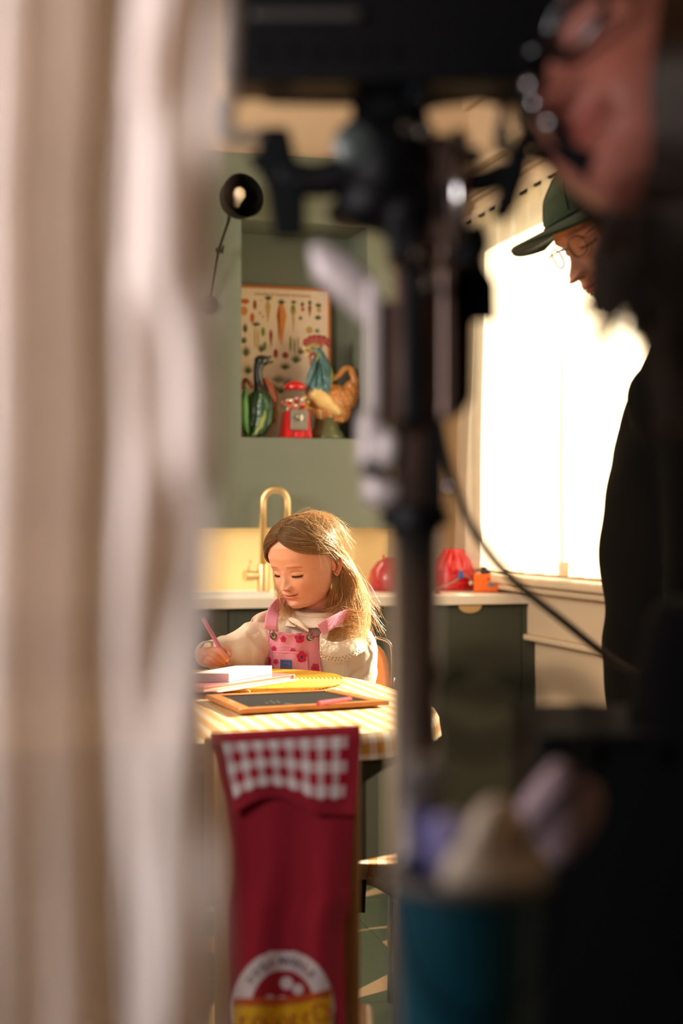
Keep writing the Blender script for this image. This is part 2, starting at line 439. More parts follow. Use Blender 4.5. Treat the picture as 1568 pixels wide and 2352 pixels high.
# --- walls
struct(MB(True).bx(-3.3, SW, TW, TW + .12, 0, CEIL), 'wall_back', M['wall'])
struct(MB(True).bx(-3.3, -3.2, -2.2, TW, 0, CEIL), 'wall_left', M['wall'])
struct(MB(True).bx(-3.3, SW + .12, -2.3, -2.2, 0, CEIL), 'wall_front', mat('dark_grey_cloth_wall', '#2a2622', 0.9))
struct(MB(True).bx(-3.3, SW + .12, -2.3, TW + .12, CEIL, CEIL + .1), 'ceiling', M['ceil'])
W0, W1, Z0, Z1 = 2.35, 4.86, 0.985, 2.27      # window opening (t0,t1,z0,z1)
wr = MB(True)
wr.bx(SW, SW + .12, -2.2, W0, 0, CEIL).bx(SW, SW + .12, W1, TW + .12, 0, CEIL).bx(SW, SW + .12, W0, W1, 0, Z0).bx(SW, SW + .12, W0, W1, Z1, CEIL)
struct(wr, 'wall_right', M['wall'])
# --- window with casing, sill, sashes
wn = struct(MB(True).bx(SW + .03, SW + .09, W0, W0 + .05, Z0, Z1).bx(SW + .03, SW + .09, W1 - .05, W1, Z0, Z1)
            .bx(SW + .03, SW + .09, W0 + .05, W1 - .05, Z0, Z0 + .05).bx(SW + .03, SW + .09, W0 + .05, W1 - .05, Z1 - .05, Z1), 'window_1', M['trim'], bevel=0.004)
for tt in (3.28, 4.12): MB(True).bx(SW + .02, SW + .09, tt - .035, tt + .035, Z0 + .05, Z1 - .05).build('mullion', M['trim'], wn, bevel=0.004)
GL = glass('window_glass', (0.98, 0.99, 0.97))
for a, b in ((W0 + .05, 3.245), (3.315, 4.085), (4.155, W1 - .05)):
    MB(True).bx(SW + .055, SW + .061, a, b, Z0 + .05, Z1 - .05).build('pane', GL, wn)
MB(True).bx(SW - .10, SW + .03, W0 - .1, W1 + .12, Z0 - .03, Z0).build('sill', M['trim'], wn, bevel=0.008)
MB(True).bx(SW - .075, SW, W0 - .1, W1 + .12, Z0 - .055, Z0 - .03).build('sill', M['trim'], wn, bevel=0.008)
MB(True).bx(SW - .03, SW, W0 - .1, W1 + .12, Z0 - .20, Z0 - .055).build('apron_board', M['trim'], wn, bevel=0.004)
MB(True).bx(SW - .045, SW, W0 - .1, W1 + .12, Z0 - .22, Z0 - .20).build('apron_board', M['trim'], wn, bevel=0.006)
MB(True).bx(SW - .03, SW, W0 - .12, W0, Z0, Z1 + .02).build('casing', M['trim'], wn, bevel=0.004)
MB(True).bx(SW - .03, SW, W1, W1 + .12, Z0, Z1 + .02).build('casing', M['trim'], wn, bevel=0.004)
for z0, z1, dp in ((Z1 + .02, Z1 + .035, .045), (Z1 + .035, Z1 + .10, .03), (Z1 + .10, Z1 + .115, .05), (Z1 + .115, Z1 + .13, .065), (Z1 + .13, Z1 + .19, .04), (Z1 + .19, Z1 + .215, .085)):
    MB(True).bx(SW - dp, SW, W0 - .14, W1 + .14, z0, z1).build('head_moulding', M['trim'], wn, bevel=0.005)
# picture rail / cornice
for nm, z0, z1, dp in (('trim_1', CEIL - .10, CEIL - .04, .03), ('trim_2', CEIL - .04, CEIL - .0, .06)):
    struct(MB(True).bx(SW - dp, SW, -2.2, TW, z0, z1), nm, M['trim'], bevel=0.006)
struct(MB(True).bx(SW - .018, SW, -2.2, 4.45, 0, .12), 'baseboard_right', M['trim'], bevel=0.003)

# --- sheer curtains on a rod
rod = thing('curtain_rod', 'thin dark curtain rod over the window', 'curtain rod', room(SW - .10, 3.5, 2.29))
MB(True).tube([(SW - .10, 2.25, 2.262), (SW - .10, 4.95, 2.262)], .006, 10).build('rod', M['blackm'], rod, smooth=True)
for tt in (2.3, 4.9): MB(True).tube([(SW, tt, 2.262), (SW - .10, tt, 2.262)], .006, 8).build('bracket', M['blackm'], rod, smooth=True)
CUR = sheer('sheer_linen', '#f6eadb', 0.34, 0.62, 0.12, 500)
def curtain(t0, t1, zt, zb, seed, label, amp=.022, nf=9, grp=None):
    rnd = random.Random(seed); ph = rnd.random() * 6
    def f(u, v):
        t = t0 + (t1 - t0) * u; z = zt + (zb - zt) * v
        s = SW - .10 + amp * sin(nf * 2 * pi * u + ph + 0.6 * sin(3.1 * u + 2 * v)) * (0.65 + 0.35 * v) + .006 * sin(31 * u + 5 * v)
        z += 0.006 * sin(nf * 2 * pi * u) * (1 - v)
        return Vector((s, t + .01 * sin(5 * v + 4 * u), z))
    c = MB(True); c.grid(f, 170, 44); o = c.build('curtain', CUR, None, smooth=True)
    tag(o, label, 'curtain', grp)
    MB(True).grid(lambda u, v: f(u, 0.975 + 0.025 * v) + Vector((-.002, 0, 0)), 170, 2).build('hem', CUR, o, smooth=True)
    MB(True).grid(lambda u, v: f(u, 0.05 * v - 0.012) + Vector((-.003, 0, 0)), 170, 2).build('heading', CUR, o, smooth=True)
    MB(True).grid(lambda u, v: f(0.012 * u, v) + Vector((-.002, 0, 0)), 2, 44).build('side_hem', CUR, o, smooth=True)
    return o
curtain(4.10, 4.98, 2.27, 1.0, 1, 'wide sheer white curtain panel beside the corner of the kitchen', nf=7)
curtain(3.45, 4.01, 2.27, 1.0, 3, 'sheer white curtain panel right of the gap, behind the man in the cap', nf=5)
# outdoors
struct(MB(True).bx(SW + .3, SW + 14, -6, 14, -0.9, -0.8), 'ground_outside', mat('lawn', '#6f8a45', 0.9, scale=3, var=0.3))
hb = MB(True)
rnd = random.Random(4)
for i in range(60):
    hb.ell((SW + 3.4 + rnd.random() * .8, 3.0 + i * .07, -0.4 + rnd.random() * 1.15), (.28, .3, .28), n=10, m=7)
hb.warp(lambda p: p + Vector((mnoise.noise(p * 6), mnoise.noise(p * 6 + Vector((9, 0, 0))), mnoise.noise(p * 6 + Vector((0, 9, 0))))) * .08)
tag(hb.build('garden_hedge', mat('hedge_leaves', '#7f9a3a', 0.8, var=0.5, scale=14), None, smooth=True), 'green hedge outside beyond the curtain gap', 'hedge', kind='stuff')

# ================================================================== KITCHEN
TF = 4.50                                      # front plane of the base cabinets
CTZ = 0.92
base_edges = [-1.36, -.76, -.16, .285, .885, SW - .145 - .36 + 0.0]
xe = onT(1225, 1400, TF).x
x_side = onT(1198, 1400, TF).x
base = [(-1.30, -.70, 'far left'), (-.70, -.10, 'b'), (-.10, None, 'c')]
s525 = onT(524, 1400, TF).x
s_b = [s525 - 1.2, s525 - .6, s525, s525 + .6, x_side]
names = ['dark green base cabinet, leftmost under the worktop, mostly behind the white cloth',
         'dark green base cabinet left of the girl, under the sink end of the worktop',
         'dark green base cabinet under the brass tap, behind the girl',
         'dark green base cabinet right of the metal column, with a half-round brass pull']
for i in range(4):
    a, b = s_b[i], s_b[i + 1]
    c = thing('base_cabinet', names[i], 'cabinet', room((a + b) / 2, 4.8, 0), TH)
    MB(True).bx(a + .001, b - .001, TF + .022, TW - .005, .1, CTZ - .03).build('body', M['dkgreen'], c)
    MB(True).bx(a, b, TF + .06, TF + .075, 0, .1).build('plinth', M['black'], c)
    d = MB(True).bx(a + .002, b - .002, TF, TF + .02, .105, CTZ - .036).build('door', M['dkgreen'], c, bevel=.0015)
    pc = onT(1078, 1382, TF).x if i == 3 else (a + b) / 2
    pr = [(.042 * cos(k * pi / 14), -.026 * abs(sin(k * pi / 14))) for k in range(15)]
    hd = MB(True).prism(pr, lambda u, v, w_, pc=pc: Vector((pc + u, TF - .003 - w_, CTZ - .034 + v)), .003).build('handle', M['brass'], d)
MB(True).bx(x_side, xe, TF - .002, TW - .005, 0, CTZ - .03).build('end_panel', M['dkgreen'], c, bevel=.001)
# worktop with sink
tp = MB(True)
A = s_b[0] - .1; B = min(xe + .004, SW - .003); sk0, sk1 = onT(500, 1360, TF).x - .25, onT(500, 1360, TF).x + .20
tp.bx(A, sk0, TF - .02, TW - .005, CTZ - .03, CTZ).bx(sk1, B, TF - .02, TW - .005, CTZ - .03, CTZ)
tp.bx(sk0, sk1, TF - .02, TF + .06, CTZ - .03, CTZ).bx(sk0, sk1, TW - .40, TW - .005, CTZ - .03, CTZ)
wt = thing('worktop', 'pale stone worktop running along the green cabinets', 'worktop', room(.5, 4.8, CTZ), TH)
tp.build('slab', M['counter'], wt)
sk = MB(True)
sk.bx(sk0, sk1, TF + .06, TW - .40, CTZ - .2, CTZ - .185).bx(sk0 - .0, sk0 + .008, TF + .06, TW - .40, CTZ - .19, CTZ + .012).bx(sk1 - .008, sk1, TF + .06, TW - .40, CTZ - .19, CTZ + .012)
sk.bx(sk0, sk1, TF + .055, TF + .065, CTZ - .19, CTZ + .012).bx(sk0, sk1, TW - .408, TW - .40, CTZ - .19, CTZ + .012)
sk.build('sink', M['white'], wt, bevel=.003)
# brass splashback
sb1 = onT(890, 1216, TW).x
tag(MB(True).bx(A, sb1, TW - .012, TW - .001, CTZ, H + (HY - 1212) / F * 5.12 + .05).build('splashback', M['brassp'], None), 'brushed brass splashback behind the tap', 'splashback')
# green upper unit with open niche
UF = 4.83
n0 = onT(554, 700, UF); n1 = onT(843, 700, UF)
nz0 = onT(556, 1004, UF).z; nz1 = onT(560, 503, UF).z
uz0 = H + (HY - 1213) / F * 4.83; uz1 = onT(480, 345, UF).z; uxr = onT(955, 500, UF).x
NB = 5.07
up = thing('wall_unit', 'sage green upper wall unit with an open niche over the sink', 'cabinet', room(.9, 4.9, uz0), TH)
MB(True).bx(A, n0.x, UF, TW - .013, uz0, uz1).build('left_panel', M['green'], up)
MB(True).bx(n1.x, uxr, UF, TW - .013, uz0, uz1).build('right_panel', M['green'], up)
MB(True).bx(n0.x, n1.x, UF, TW - .013, uz0, nz0).build('lower_panel', M['green'], up)
MB(True).bx(n0.x, n1.x, UF, TW - .013, nz1, uz1).build('upper_panel', M['green'], up)
MB(True).bx(n0.x, n1.x, NB, TW - .013, nz0, nz1).build('niche_back', M['green'], up)
# poster in a wooden frame at the back of the niche
pa = onT(540, 652, NB - .02); pb = onT(760, 665, NB - .02)
ptop = onT(600, 655, NB - .02).z; pw0, pw1 = n0.x + .012, pb.x; pz0 = nz0 + .002
po = thing('framed_poster', 'framed vegetable print leaning at the back of the niche', 'poster', room((pw0 + pw1) / 2, NB - .02, pz0), TH)
PT = NB - .012
MB(True).bx(pw0 - .008, pw1 - .008, PT, PT + .006, pz0, ptop - .008).build('paper', mat('poster_paper', '#ecd6bb', 0.8, var=0.03), po)
fr = wood('honey_wood', '#b86c26', 0.75, 0.4)
for q in ((pw0 - .01, pw1, ptop - .01, ptop), (pw1 - .01, pw1, pz0, ptop - .01), (pw0 - .01, pw0, pz0, ptop - .01)):
    MB(True).bx(q[0], q[1], PT - .01, PT + .008, q[2], q[3]).build('frame_bar', fr, po, bevel=.002)
cols = ['#c9662e', '#d98c3e', '#7f8a3e', '#9c4a2c', '#55602f', '#a4332a', '#c7a35a', '#6b6a44']
pm = [mat('print_ink_%s' % n_, c_, 0.8, var=0.15, scale=120) for n_, c_ in zip(['rust', 'amber', 'leaf', 'brown', 'moss', 'crimson', 'straw', 'olive'], cols)]
pr = MB(True)
def pv(px, py): q = onT(px, py, PT - .0006); return q.x, q.z
def shape(px, py, w_, h_, mi, kind='drop'):
    """flat printed motif: w_,h_ in pixels"""
    cx_, cz_ = pv(px, py); sc = 4.95 / F; pts = []
    for k in range(16):
        a = 2 * pi * k / 16
        x, z = cos(a), sin(a)
        if kind == 'drop': x *= (0.55 + 0.45 * z) if z < 0.3 else 0.68 + .3 * (1 - z)
        pts.append((cx_ + x * w_ / 2 * sc, cz_ + z * h_ / 2 * sc))
    d = len(pr.f) * .0000012
    pr.add([Vector((x, PT - .0008 - d, z)) for x, z in pts], [tuple(range(16))], mi)
def leaves(px, py, w_, h_, mi, n_=5):
    cx_, cz_ = pv(px, py); sc = 4.95 / F; d = len(pr.f) * .0000012
    for k in range(n_):
        a = (k / (n_ - 1) - .5) * 2.0
        tx, tz = cx_ + sin(a) * w_ / 2 * sc, cz_ + cos(a) * h_ * sc
        nx, nz = cos(a) * 1.6 * sc, -sin(a) * 1.6 * sc
        pr.add([Vector((cx_ - nx * .5, PT - .0008 - d, cz_ - nz * .5)), Vector(((cx_ + tx) / 2 + nx, PT - .0008 - d, (cz_ + tz) / 2 + nz)), Vector((tx, PT - .0008 - d, tz)), Vector(((cx_ + tx) / 2 - nx, PT - .0008 - d, (cz_ + tz) / 2 - nz))], [(0, 1, 2, 3)], mi)
for a in [(562, 692, 22, 13, 0, 'e'), (585, 700, 9, 24, 3, 'e'), (560, 714, 18, 22, 1, 'e'), (579, 730, 11, 24, 0, 'e'), (615, 715, 17, 56, 6), (646, 745, 32, 108, 1), (640, 745, 9, 96, 3), (673, 712, 12, 28, 2, 'e'), (673, 740, 8, 60, 6),
          (695, 710, 9, 12, 0, 'e'), (711, 714, 11, 34, 3), (732, 712, 12, 14, 6, 'e'), (622, 778, 12, 46, 3), (710, 758, 17, 18, 6, 'e'), (600, 690, 3, 3, 5, 'e'), (597, 719, 4, 5, 5, 'e'), (603, 727, 3, 6, 5, 'e'), (633, 812, 11, 22, 5, 'e'),
          (655, 816, 16, 16, 3, 'e'), (604, 762, 10, 22, 2, 'e'), (608, 795, 9, 22, 2, 'e'), (667, 790, 6, 40, 2, 'e'), (676, 795, 4, 38, 4, 'e'), (684, 790, 3, 36, 2, 'e'), (585, 775, 4, 52, 6, 'e'), (592, 778, 4, 52, 6, 'e'), (625, 955, 22, 40, 3, 'e'), (634, 960, 14, 50, 6)]:
    shape(a[0], a[1], a[2], a[3], a[4], a[5] if len(a) > 5 else 'drop')
for a in [(616, 690, 26, 14, 4), (646, 700, 26, 16, 4), (674, 698, 18, 10, 4), (694, 704, 12, 12, 7), (711, 700, 12, 12, 4), (731, 706, 22, 12, 4), (730, 735, 24, 14, 4), (728, 765, 16, 12, 2), (690, 735, 12, 10, 7), (563, 765, 18, 26, 7), (588, 750, 30, 14, 7), (565, 820, 30, 30, 7), (570, 860, 34, 26, 4),
          (600, 810, 22, 22, 7), (655, 850, 40, 22, 7), (680, 835, 40, 28, 4), (640, 880, 50, 26, 7), (662, 890, 46, 30, 4), (630, 900, 30, 20, 7), (560, 790, 20, 20, 7), (600, 840, 24, 20, 7), (645, 905, 34, 22, 7), (690, 815, 26, 20, 7)]:
    leaves(*a, n_=7)
pr.build('print', pm, po)['kind'] = 'stuff'
def text(name, body, m, loc, rot, size, parent, ext=0.0003, spacing=1.0, align_='CENTER'):
    cu = bpy.data.curves.new(name, 'FONT'); cu.body = body; cu.size = size; cu.extrude = ext; cu.align_x = align_; cu.align_y = 'CENTER'; cu.space_character = spacing; cu.resolution_u = 4
    t_ = bpy.data.objects.new('tmp', cu); COL.objects.link(t_)
    dg = bpy.context.evaluated_depsgraph_get(); e = t_.evaluated_get(dg); em = e.to_mesh()
    mw = Matrix.Translation(loc) @ rot.to_4x4()
    q = MB().add([mw @ v.co for v in em.vertices], [tuple(f.vertices) for f in em.polygons]); e.to_mesh_clear()
    bpy.data.objects.remove(t_); bpy.data.curves.remove(cu)
    return q.build(name, m, parent)
tx = onT(649, 678, PT - .001)
text('lettering', 'LEGUMES ET PLANTES POTAGERES', pm[3], room(tx.x, tx.y, tx.z), rotm(pi / 2, 0, TH), .0125, po, spacing=1.1)

ul = lamp('splashback_fill_light', 'AREA', 2.5, (1.0, 0.84, 0.60), room(.75, 4.93, uz0 - .006), room(.75, 4.96, .9), 1.5, .03)  # no fitting here: unseen light added to brighten the brass splashback
# --- brass tap
fx = onT(604, 1358, 4.76); fb = Vector((fx.x, 4.76, CTZ))
tap = thing('kitchen_tap', 'tall gooseneck brass kitchen tap behind the girl', 'tap', room(fb.x, fb.y, CTZ), TH)
tz = onT(628, 1120, 4.76).z
MB(True).lathe([(.026, 0), (.026, .004), (.0215, .008), (.0215, .10), (.0195, .104), (.0135, .106)], fb, n=28).build('base', M['brass'], tap, auto=40)
R = .040
pth = [fb + Vector((0, 0, .10)), fb + Vector((0, 0, tz - CTZ - R - .012))]
for i in range(1, 19):
    a = pi * i / 18; pth.append(Vector((fb.x + R - R * cos(a), fb.y - .02 * (1 - cos(a)) * .5, tz - R - .012 + R * sin(a) * 1.15)))
pth.append(pth[-1] + Vector((0.001, -.001, -.16)))
MB(True).tube(pth, .0125, 18).build('spout', M['brass'], tap, smooth=True)
hb_ = fb + Vector((-.02, -.004, .065))
ho = MB(True).tube([hb_, hb_ + Vector((-.022, -.004, 0)), hb_ + Vector((-.0225, -.004, 0)), hb_ + Vector((-.048, -.01, 0))], [.017, .017, .0195, .0195], 22).build('mixer_body', M['brass'], tap, auto=40)
MB(True).tube([hb_ + Vector((-.036, -.008, .015)), hb_ + Vector((-.026, -.008, .052))], .0032, 10).build('lever', M['brass'], ho, smooth=True)

# --- black wall lamp
lp = thing('wall_lamp', 'black swing-arm wall lamp with a pale bulb on the green unit', 'lamp', room(onT(485, 690, UF).x, UF, onT(485, 690, UF).z), TH)
lc = onT(546, 458, UF - .12); a0 = onT(478, 700, UF - .01); a1 = onT(500, 575, UF - .06); a2 = onT(524, 508, UF - .10)
MB(True).tube([a0, a1], .004, 8).build('lower_arm', M['blackm'], lp, smooth=True)
MB(True).tube([a1, a2], .0045, 8).build('upper_arm', M['blackm'], lp, smooth=True)
MB(True).ell(a1, (.011, .008, .011)).tube([a1 + Vector((.012, -.005, -.01)), a1 + Vector((.016, -.005, .016))], .004, 8).build('joint', M['blackm'], lp, smooth=True)
MB(True).lathe([(.032, 0), (.032, .012), (.02, .02)], (a0.x, UF, a0.z), rotm(pi / 2, 0, 0)).build('wall_plate', M['blackm'], lp, auto=40)
ax = align(Vector((.25, -1.0, .12)))       # opening towards the camera
prof = [(.018, -.062), (.03, -.06), (.052, -.035), (.068, -.005), (.074, .03), (.076, .045), (.073, .045), (.066, 0), (.048, -.032), (.02, -.05), (0.0, -.05)]
sh_ = MB(True).lathe(prof, lc, ax, n=40).build('shade', M['blackm'], lp, auto=50)
MB(True).tube([a2, lc + ax @ Vector((0, 0, -.055))], .006, 8).build('neck', M['blackm'], lp, smooth=True)
MB(True).lathe([(0, -.03), (.012, -.028), (.0125, -.015), (.018, 0.0), (.0225, .016), (.018, .032), (.009, .04), (0, .042)], lc + Vector((-.002, -.01, 0)), align(Vector((.1, -.75, .85))), n=24).build('bulb', mat('frosted_bulb', '#e9d8c2', 0.35, var=0.02), sh_, smooth=True)

# ------------------------------------------------ niche ornaments (stand on the niche floor)
NZ = nz0
def nio(px, py, t): q = onT(px, py, t); return q
# rooster pitcher
TR = 4.935; kk = 5.05 / F     # metres per pixel in the niche
rc = nio(752, 1006, TR)
ro = thing('ceramic_rooster', 'glazed ceramic rooster pitcher with blue neck and red comb in the niche', 'pitcher', room(rc.x, TR, NZ), TH)
GZ = dict(rough=0.36, coat=0.35)
m_or = mat('glaze_orange', '#bf7f45', var=0.35, scale=45, bump=0.3, bscale=90, **GZ)
m_cr = mat('glaze_cream', '#d9b877', var=0.2, scale=60, bump=0.3, bscale=120, **GZ)
m_bl = mat('glaze_blue', '#3f6a70', var=0.55, scale=40, stretch=(3, 3, .6), bump=0.5, bscale=60, **GZ)
m_gy = mat('glaze_yellow_green', '#8f9a4a', var=0.3, scale=40, **GZ)
m_rd = mat('glaze_dark_red', '#8c2a26', var=0.3, scale=60, **GZ)
m_ms = mat('glaze_moss', '#5c6140', var=0.4, scale=40, bump=0.5, bscale=60, **GZ)
m_wh = mat('glaze_white', '#eadbc0', var=0.1, **GZ)
def Q(px, py, dt=0.0): q = onT(px, py, TR + dt); return Vector((q.x, TR + dt, max(q.z, NZ + .0005)))
b_ = MB(True)
b_.ell(Q(758, 925), (.078, .055, .068), rotm(0, radians(-20), 0)).ell(Q(735, 905), (.055, .05, .06)).ell(Q(790, 920), (.055, .045, .045), rotm(0, radians(-20), 0)).ell(Q(775, 950), (.05, .045, .04)).ell(Q(805, 905), (.035, .03, .05))
b_ = b_.blob(.004, 5)
b_.warp(lambda p: p + Vector((0, -1, 0)) * .005 * abs(sin(p.x * 130 + p.z * 60)) * abs(sin(p.z * 120)))
b_.build('body', m_or, ro, smooth=True)
MB(True).ell(Q(738, 915, -.045), (.055, .022, .03), rotm(0, radians(38), 0)).ell(Q(762, 935, -.045), (.045, .018, .02), rotm(0, radians(38), 0)).blob(.003, 4).build('wing', m_cr, ro, smooth=True)
nk = MB(True)
nk.tube(bez([Q(728, 905), Q(737, 870), Q(738, 840), Q(730, 815), Q(722, 802)], 5), [.058, .056, .054, .052, .05, .048, .046, .044, .042, .04, .038, .036, .033, .03, .028, .026, .026, .025, .024, .023, .022], 20, flat=.8)
nk = nk.blob(.003, 4)
nk.warp(lambda p: p + Vector((0, -1, 0)) * .004 * abs(sin(p.x * 190 + p.z * 14)))
nk.build('neck_feathers', m_bl, ro, smooth=True)
for i, (x, y) in enumerate([(705, 890), (716, 906), (728, 914), (741, 918), (752, 912), (758, 898), (712, 875), (733, 895), (748, 890)]):
    MB(True).tube(bez([Q(734 + (x - 734) * .3, y - 60, -.03), Q(734 + (x - 734) * .8, y - 28, -.052), Q(x, y, -.055)], 5), [.004, .005, .006, .007, .0075, .008, .008, .007, .006, .004, .001], 8).build('feather', m_bl, ro, smooth=True)
MB(True).tube(bez([Q(745, 830, -.02), Q(757, 850, -.02), Q(760, 880, -.03)], 5), .009, 8).tube(bez([Q(732, 812, -.02), Q(720, 835, -.04), Q(712, 862, -.045)], 5), .008, 8).build('yellow_feather', m_gy, ro, smooth=True)
MB(True).ell(Q(722, 802), (.027, .022, .026)).ell(Q(712, 800), (.02, .018, .016)).blob(.002, 3).build('head', mat('glaze_olive', '#9c8a5a', var=0.3, scale=50, **GZ), ro, smooth=True)
cb = MB(True)
for x, y, r in ((702, 786, .012), (712, 780, .013), (722, 778, .013), (733, 778, .013), (743, 780, .013), (752, 786, .012), (755, 792, .009), (720, 788, .013), (735, 788, .014), (706, 790, .01)): cb.ell(Q(x, y), (r, .009, r * 1.15), n=14, m=8)
cb.blob(.002, 2).build('comb', m_rd, ro, smooth=True)
MB(True).ell(Q(716, 828, -.012), (.010, .009, .026)).ell(Q(722, 820, -.015), (.012, .01, .02)).blob(.002, 2).build('wattle', m_rd, ro, smooth=True)
MB(True).tube([Q(709, 797), Q(700, 801), Q(693, 803)], [.010, .007, .001], 10).build('beak', m_cr, ro, smooth=True)
MB(True).tube([Q(712, 810), Q(704, 818), Q(701, 821)], [.008, .006, .002], 10).build('beak', m_cr, ro, smooth=True)
MB(True).ell(Q(718, 800, -.022), (.004, .003, .004)).build('eye', M['black'], ro, smooth=True)
tl = MB(True).tube(bez([Q(762, 872), Q(778, 862), Q(792, 848), Q(806, 850), Q(814, 872), Q(813, 895), Q(805, 915)], 6), [.011] * 12 + [.012] * 6 + [.014] * 6 + [.018] * 6 + [.024] * 6 + [.03], 14)
tl.build('tail_handle', m_or, ro, smooth=True)
for x, y, a in ((822, 880, .3), (826, 893, .5), (826, 906, .6), (823, 920, .9), (817, 932, 1.1), (806, 938, 1.3), (795, 944, 1.5), (812, 915, .8)):
    MB(True).tube([Q(x - 14 * cos(a), y - 14 * sin(a) + 6), Q(x - 5, y), Q(x + 3 * cos(a), y + 4)], [.012, .010, .001], 8).build('tail_feather', m_or, ro, smooth=True)
for r_ in range(3):
    for i in range(12 - r_ * 2):
        x = 710 + r_ * 9 + i * 8.2; y = 938 + r_ * 9 + 9 * sin(i * .28)
        MB(True).tube([Q(x - 3, y - 6, -.034 + .004 * r_ + .0009 * (i - 5) ** 2 * .3), Q(x, y + 1, -.044 + .004 * r_ + .0003 * (i - 5) ** 2), Q(x + 2, y + 7, -.034 + .004 * r_ + .0003 * (i - 5) ** 2)], [.003, .0065, .001], 8).build('breast_feather', m_or if (i + r_) % 3 else m_cr, ro, smooth=True)
bs = MB(True).lathe([(.072, NZ), (.062, NZ + .02), (.045, NZ + .045), (.04, NZ + .085)], (Q(750, 1000).x, TR, 0), n=24)
bs.warp(lambda p: p + Vector((mnoise.noise(p * 40), mnoise.noise(p * 40 + Vector((5, 5, 5))), 0)) * .008)
bs.build('base', m_ms, ro, smooth=True)
MB(True).tube([Q(740, 955), Q(752, 975), Q(757, 998)], [.014, .009, .012], 8).tube([Q(765, 955), Q(762, 978), Q(768, 1000)], [.014, .009, .01], 8).build('leg', m_ms, ro, smooth=True)

# duck pitcher with cabbage leaf body
dk = thing('ceramic_duck', 'dark green ceramic duck pitcher at the left end of the niche', 'pitcher', room(nio(592, 1006, TR).x, TR, NZ), TH)
m_dg = mat('glaze_dark_green', '#1c4a26', var=0.5, scale=30, bump=0.4, bscale=60, **GZ)
m_lg = mat('glaze_leaf_green', '#4f8a35', var=0.4, scale=30, bump=0.4, bscale=60, **GZ)
m_bk = mat('glaze_black_green', '#0e1a18', var=0.3, rough=.12, coat=.8)
m_br = mat('glaze_rust', '#9a4a1c', var=0.3, scale=50, **GZ)
bd = MB(True).ell(Q(592, 950), (.052, .045, .085)).ell(Q(598, 925), (.045, .04, .05)).ell(Q(585, 975), (.048, .042, .045)).blob(.004, 4)
bd.v = [Vector((p.x, p.y, max(p.z, NZ))) for p in bd.v]
bd.build('body', m_dg, dk, smooth=True)
def leaf(pts, wd, m, nm='leaf'):
    c = bez(pts, 8); n = len(c) - 1
    def f(u, v):
        i = v * n; a = c[min(int(i), n)]; b = c[min(int(i) + 1, n)]; p = a.lerp(b, i - int(i))
        w_ = wd * sin(pi * min(1, .08 + v * .95)) ** .7
        return p + Vector(((u - .5) * 2 * w_, .012 * (abs(u - .5) * 2) ** 2 + .0025 * sin(v * 40) * abs(u - .5) - .002, .004 * sin(v * 22 + u * 3)))
    MB(True).grid(f, 10, 26).build(nm, m, dk, smooth=True, solid=.002)
leaf([Q(583, 1003, -.052), Q(606, 965, -.058), Q(606, 925, -.058), Q(596, 898, -.05)], .03, m_dg)
leaf([Q(592, 1003, -.055), Q(612, 975, -.066), Q(618, 940, -.06), Q(622, 915, -.045)], .022, m_dg)
leaf([Q(570, 1003, -.045), Q(562, 960, -.05), Q(562, 920, -.045), Q(566, 885, -.03)], .018, m_lg)
leaf([Q(580, 1003, -.06), Q(596, 985, -.07), Q(606, 960, -.068), Q(610, 940, -.06)], .012, mat('glaze_pale_green', '#8b9a55', var=0.3, scale=50, **GZ))
MB(True).tube(bez([Q(600, 915), Q(596, 890), Q(592, 862), Q(594, 840), Q(601, 828)], 6), [.035, .033, .03, .028, .026, .024, .022, .02, .019, .018, .017, .017, .016, .016, .016, .016, .017, .018, .018, .019, .019, .02, .021, .021, .022], 16).build('neck', m_bk, dk, smooth=True)
MB(True).ell(Q(600, 829), (.026, .02, .021)).build('head', m_bk, dk, smooth=True)
MB(True).tube([Q(608, 824), Q(616, 822), Q(624, 818)], [.011, .007, .002], 10).build('beak', m_bk, dk, smooth=True)
MB(True).tube([Q(608, 833), Q(617, 832), Q(627, 831)], [.009, .006, .002], 10).build('beak', m_bk, dk, smooth=True)
MB(True).tube(bez([Q(607, 868, .0), Q(620, 890, .0), Q(627, 915, 0), Q(623, 945, 0), Q(614, 970, 0)], 6), [.008 + .009 * sin(pi * i / 24) for i in range(25)], 10).build('breast', m_br, dk, smooth=True)
MB(True).tube(bez([Q(556, 892, .02), Q(563, 872, .02), Q(573, 880, .0), Q(580, 892, 0)], 6), .007, 8).build('tail', m_br, dk, smooth=True)

# gumball machine
TG = 4.885; gq = onT(678, 1006, TG); gx = gq.x; kg = 4.98 / F
gm = thing('gumball_machine', 'small red gumball machine with a glass globe between duck and rooster', 'gumball machine', room(gx, TG, NZ), TH)
def gz(py): return onT(678, py, TG).z
def sq_prism(hw0, hw1, z0, z1): return MB(True).add([Vector((gx + sx * w_, TG + sy * w_, z)) for z, w_ in ((z0, hw0), (z1, hw1)) for sx, sy in ((-1, -1), (1, -1), (1, 1), (-1, 1))], [(0, 3, 2, 1), (4, 5, 6, 7), (0, 1, 5, 4), (1, 2, 6, 5), (2, 3, 7, 6), (3, 0, 4, 7)])
sq_prism(.050, .040, NZ, gz(945)).build('base', M['red'], gm, bevel=.006, segs=3)
MB(True).bx(gx - .030, gx + .030, TG - .056, TG - .040, gz(990), gz(943)).build('coin_plate', mat('cast_metal', '#8f8a80', 0.4, 0.9, bump=0.4, bscale=200, var=.2), gm, bevel=.002)
MB(True).lathe([(.012, 0), (.012, .008), (.006, .012)], (gx, TG - .056, gz(962)), rotm(pi / 2, 0, 0), n=16).bx(gx - .014, gx + .014, TG - .072, TG - .064, gz(962) - .002, gz(962) + .002).build('crank', M['chrome'], gm, auto=40)
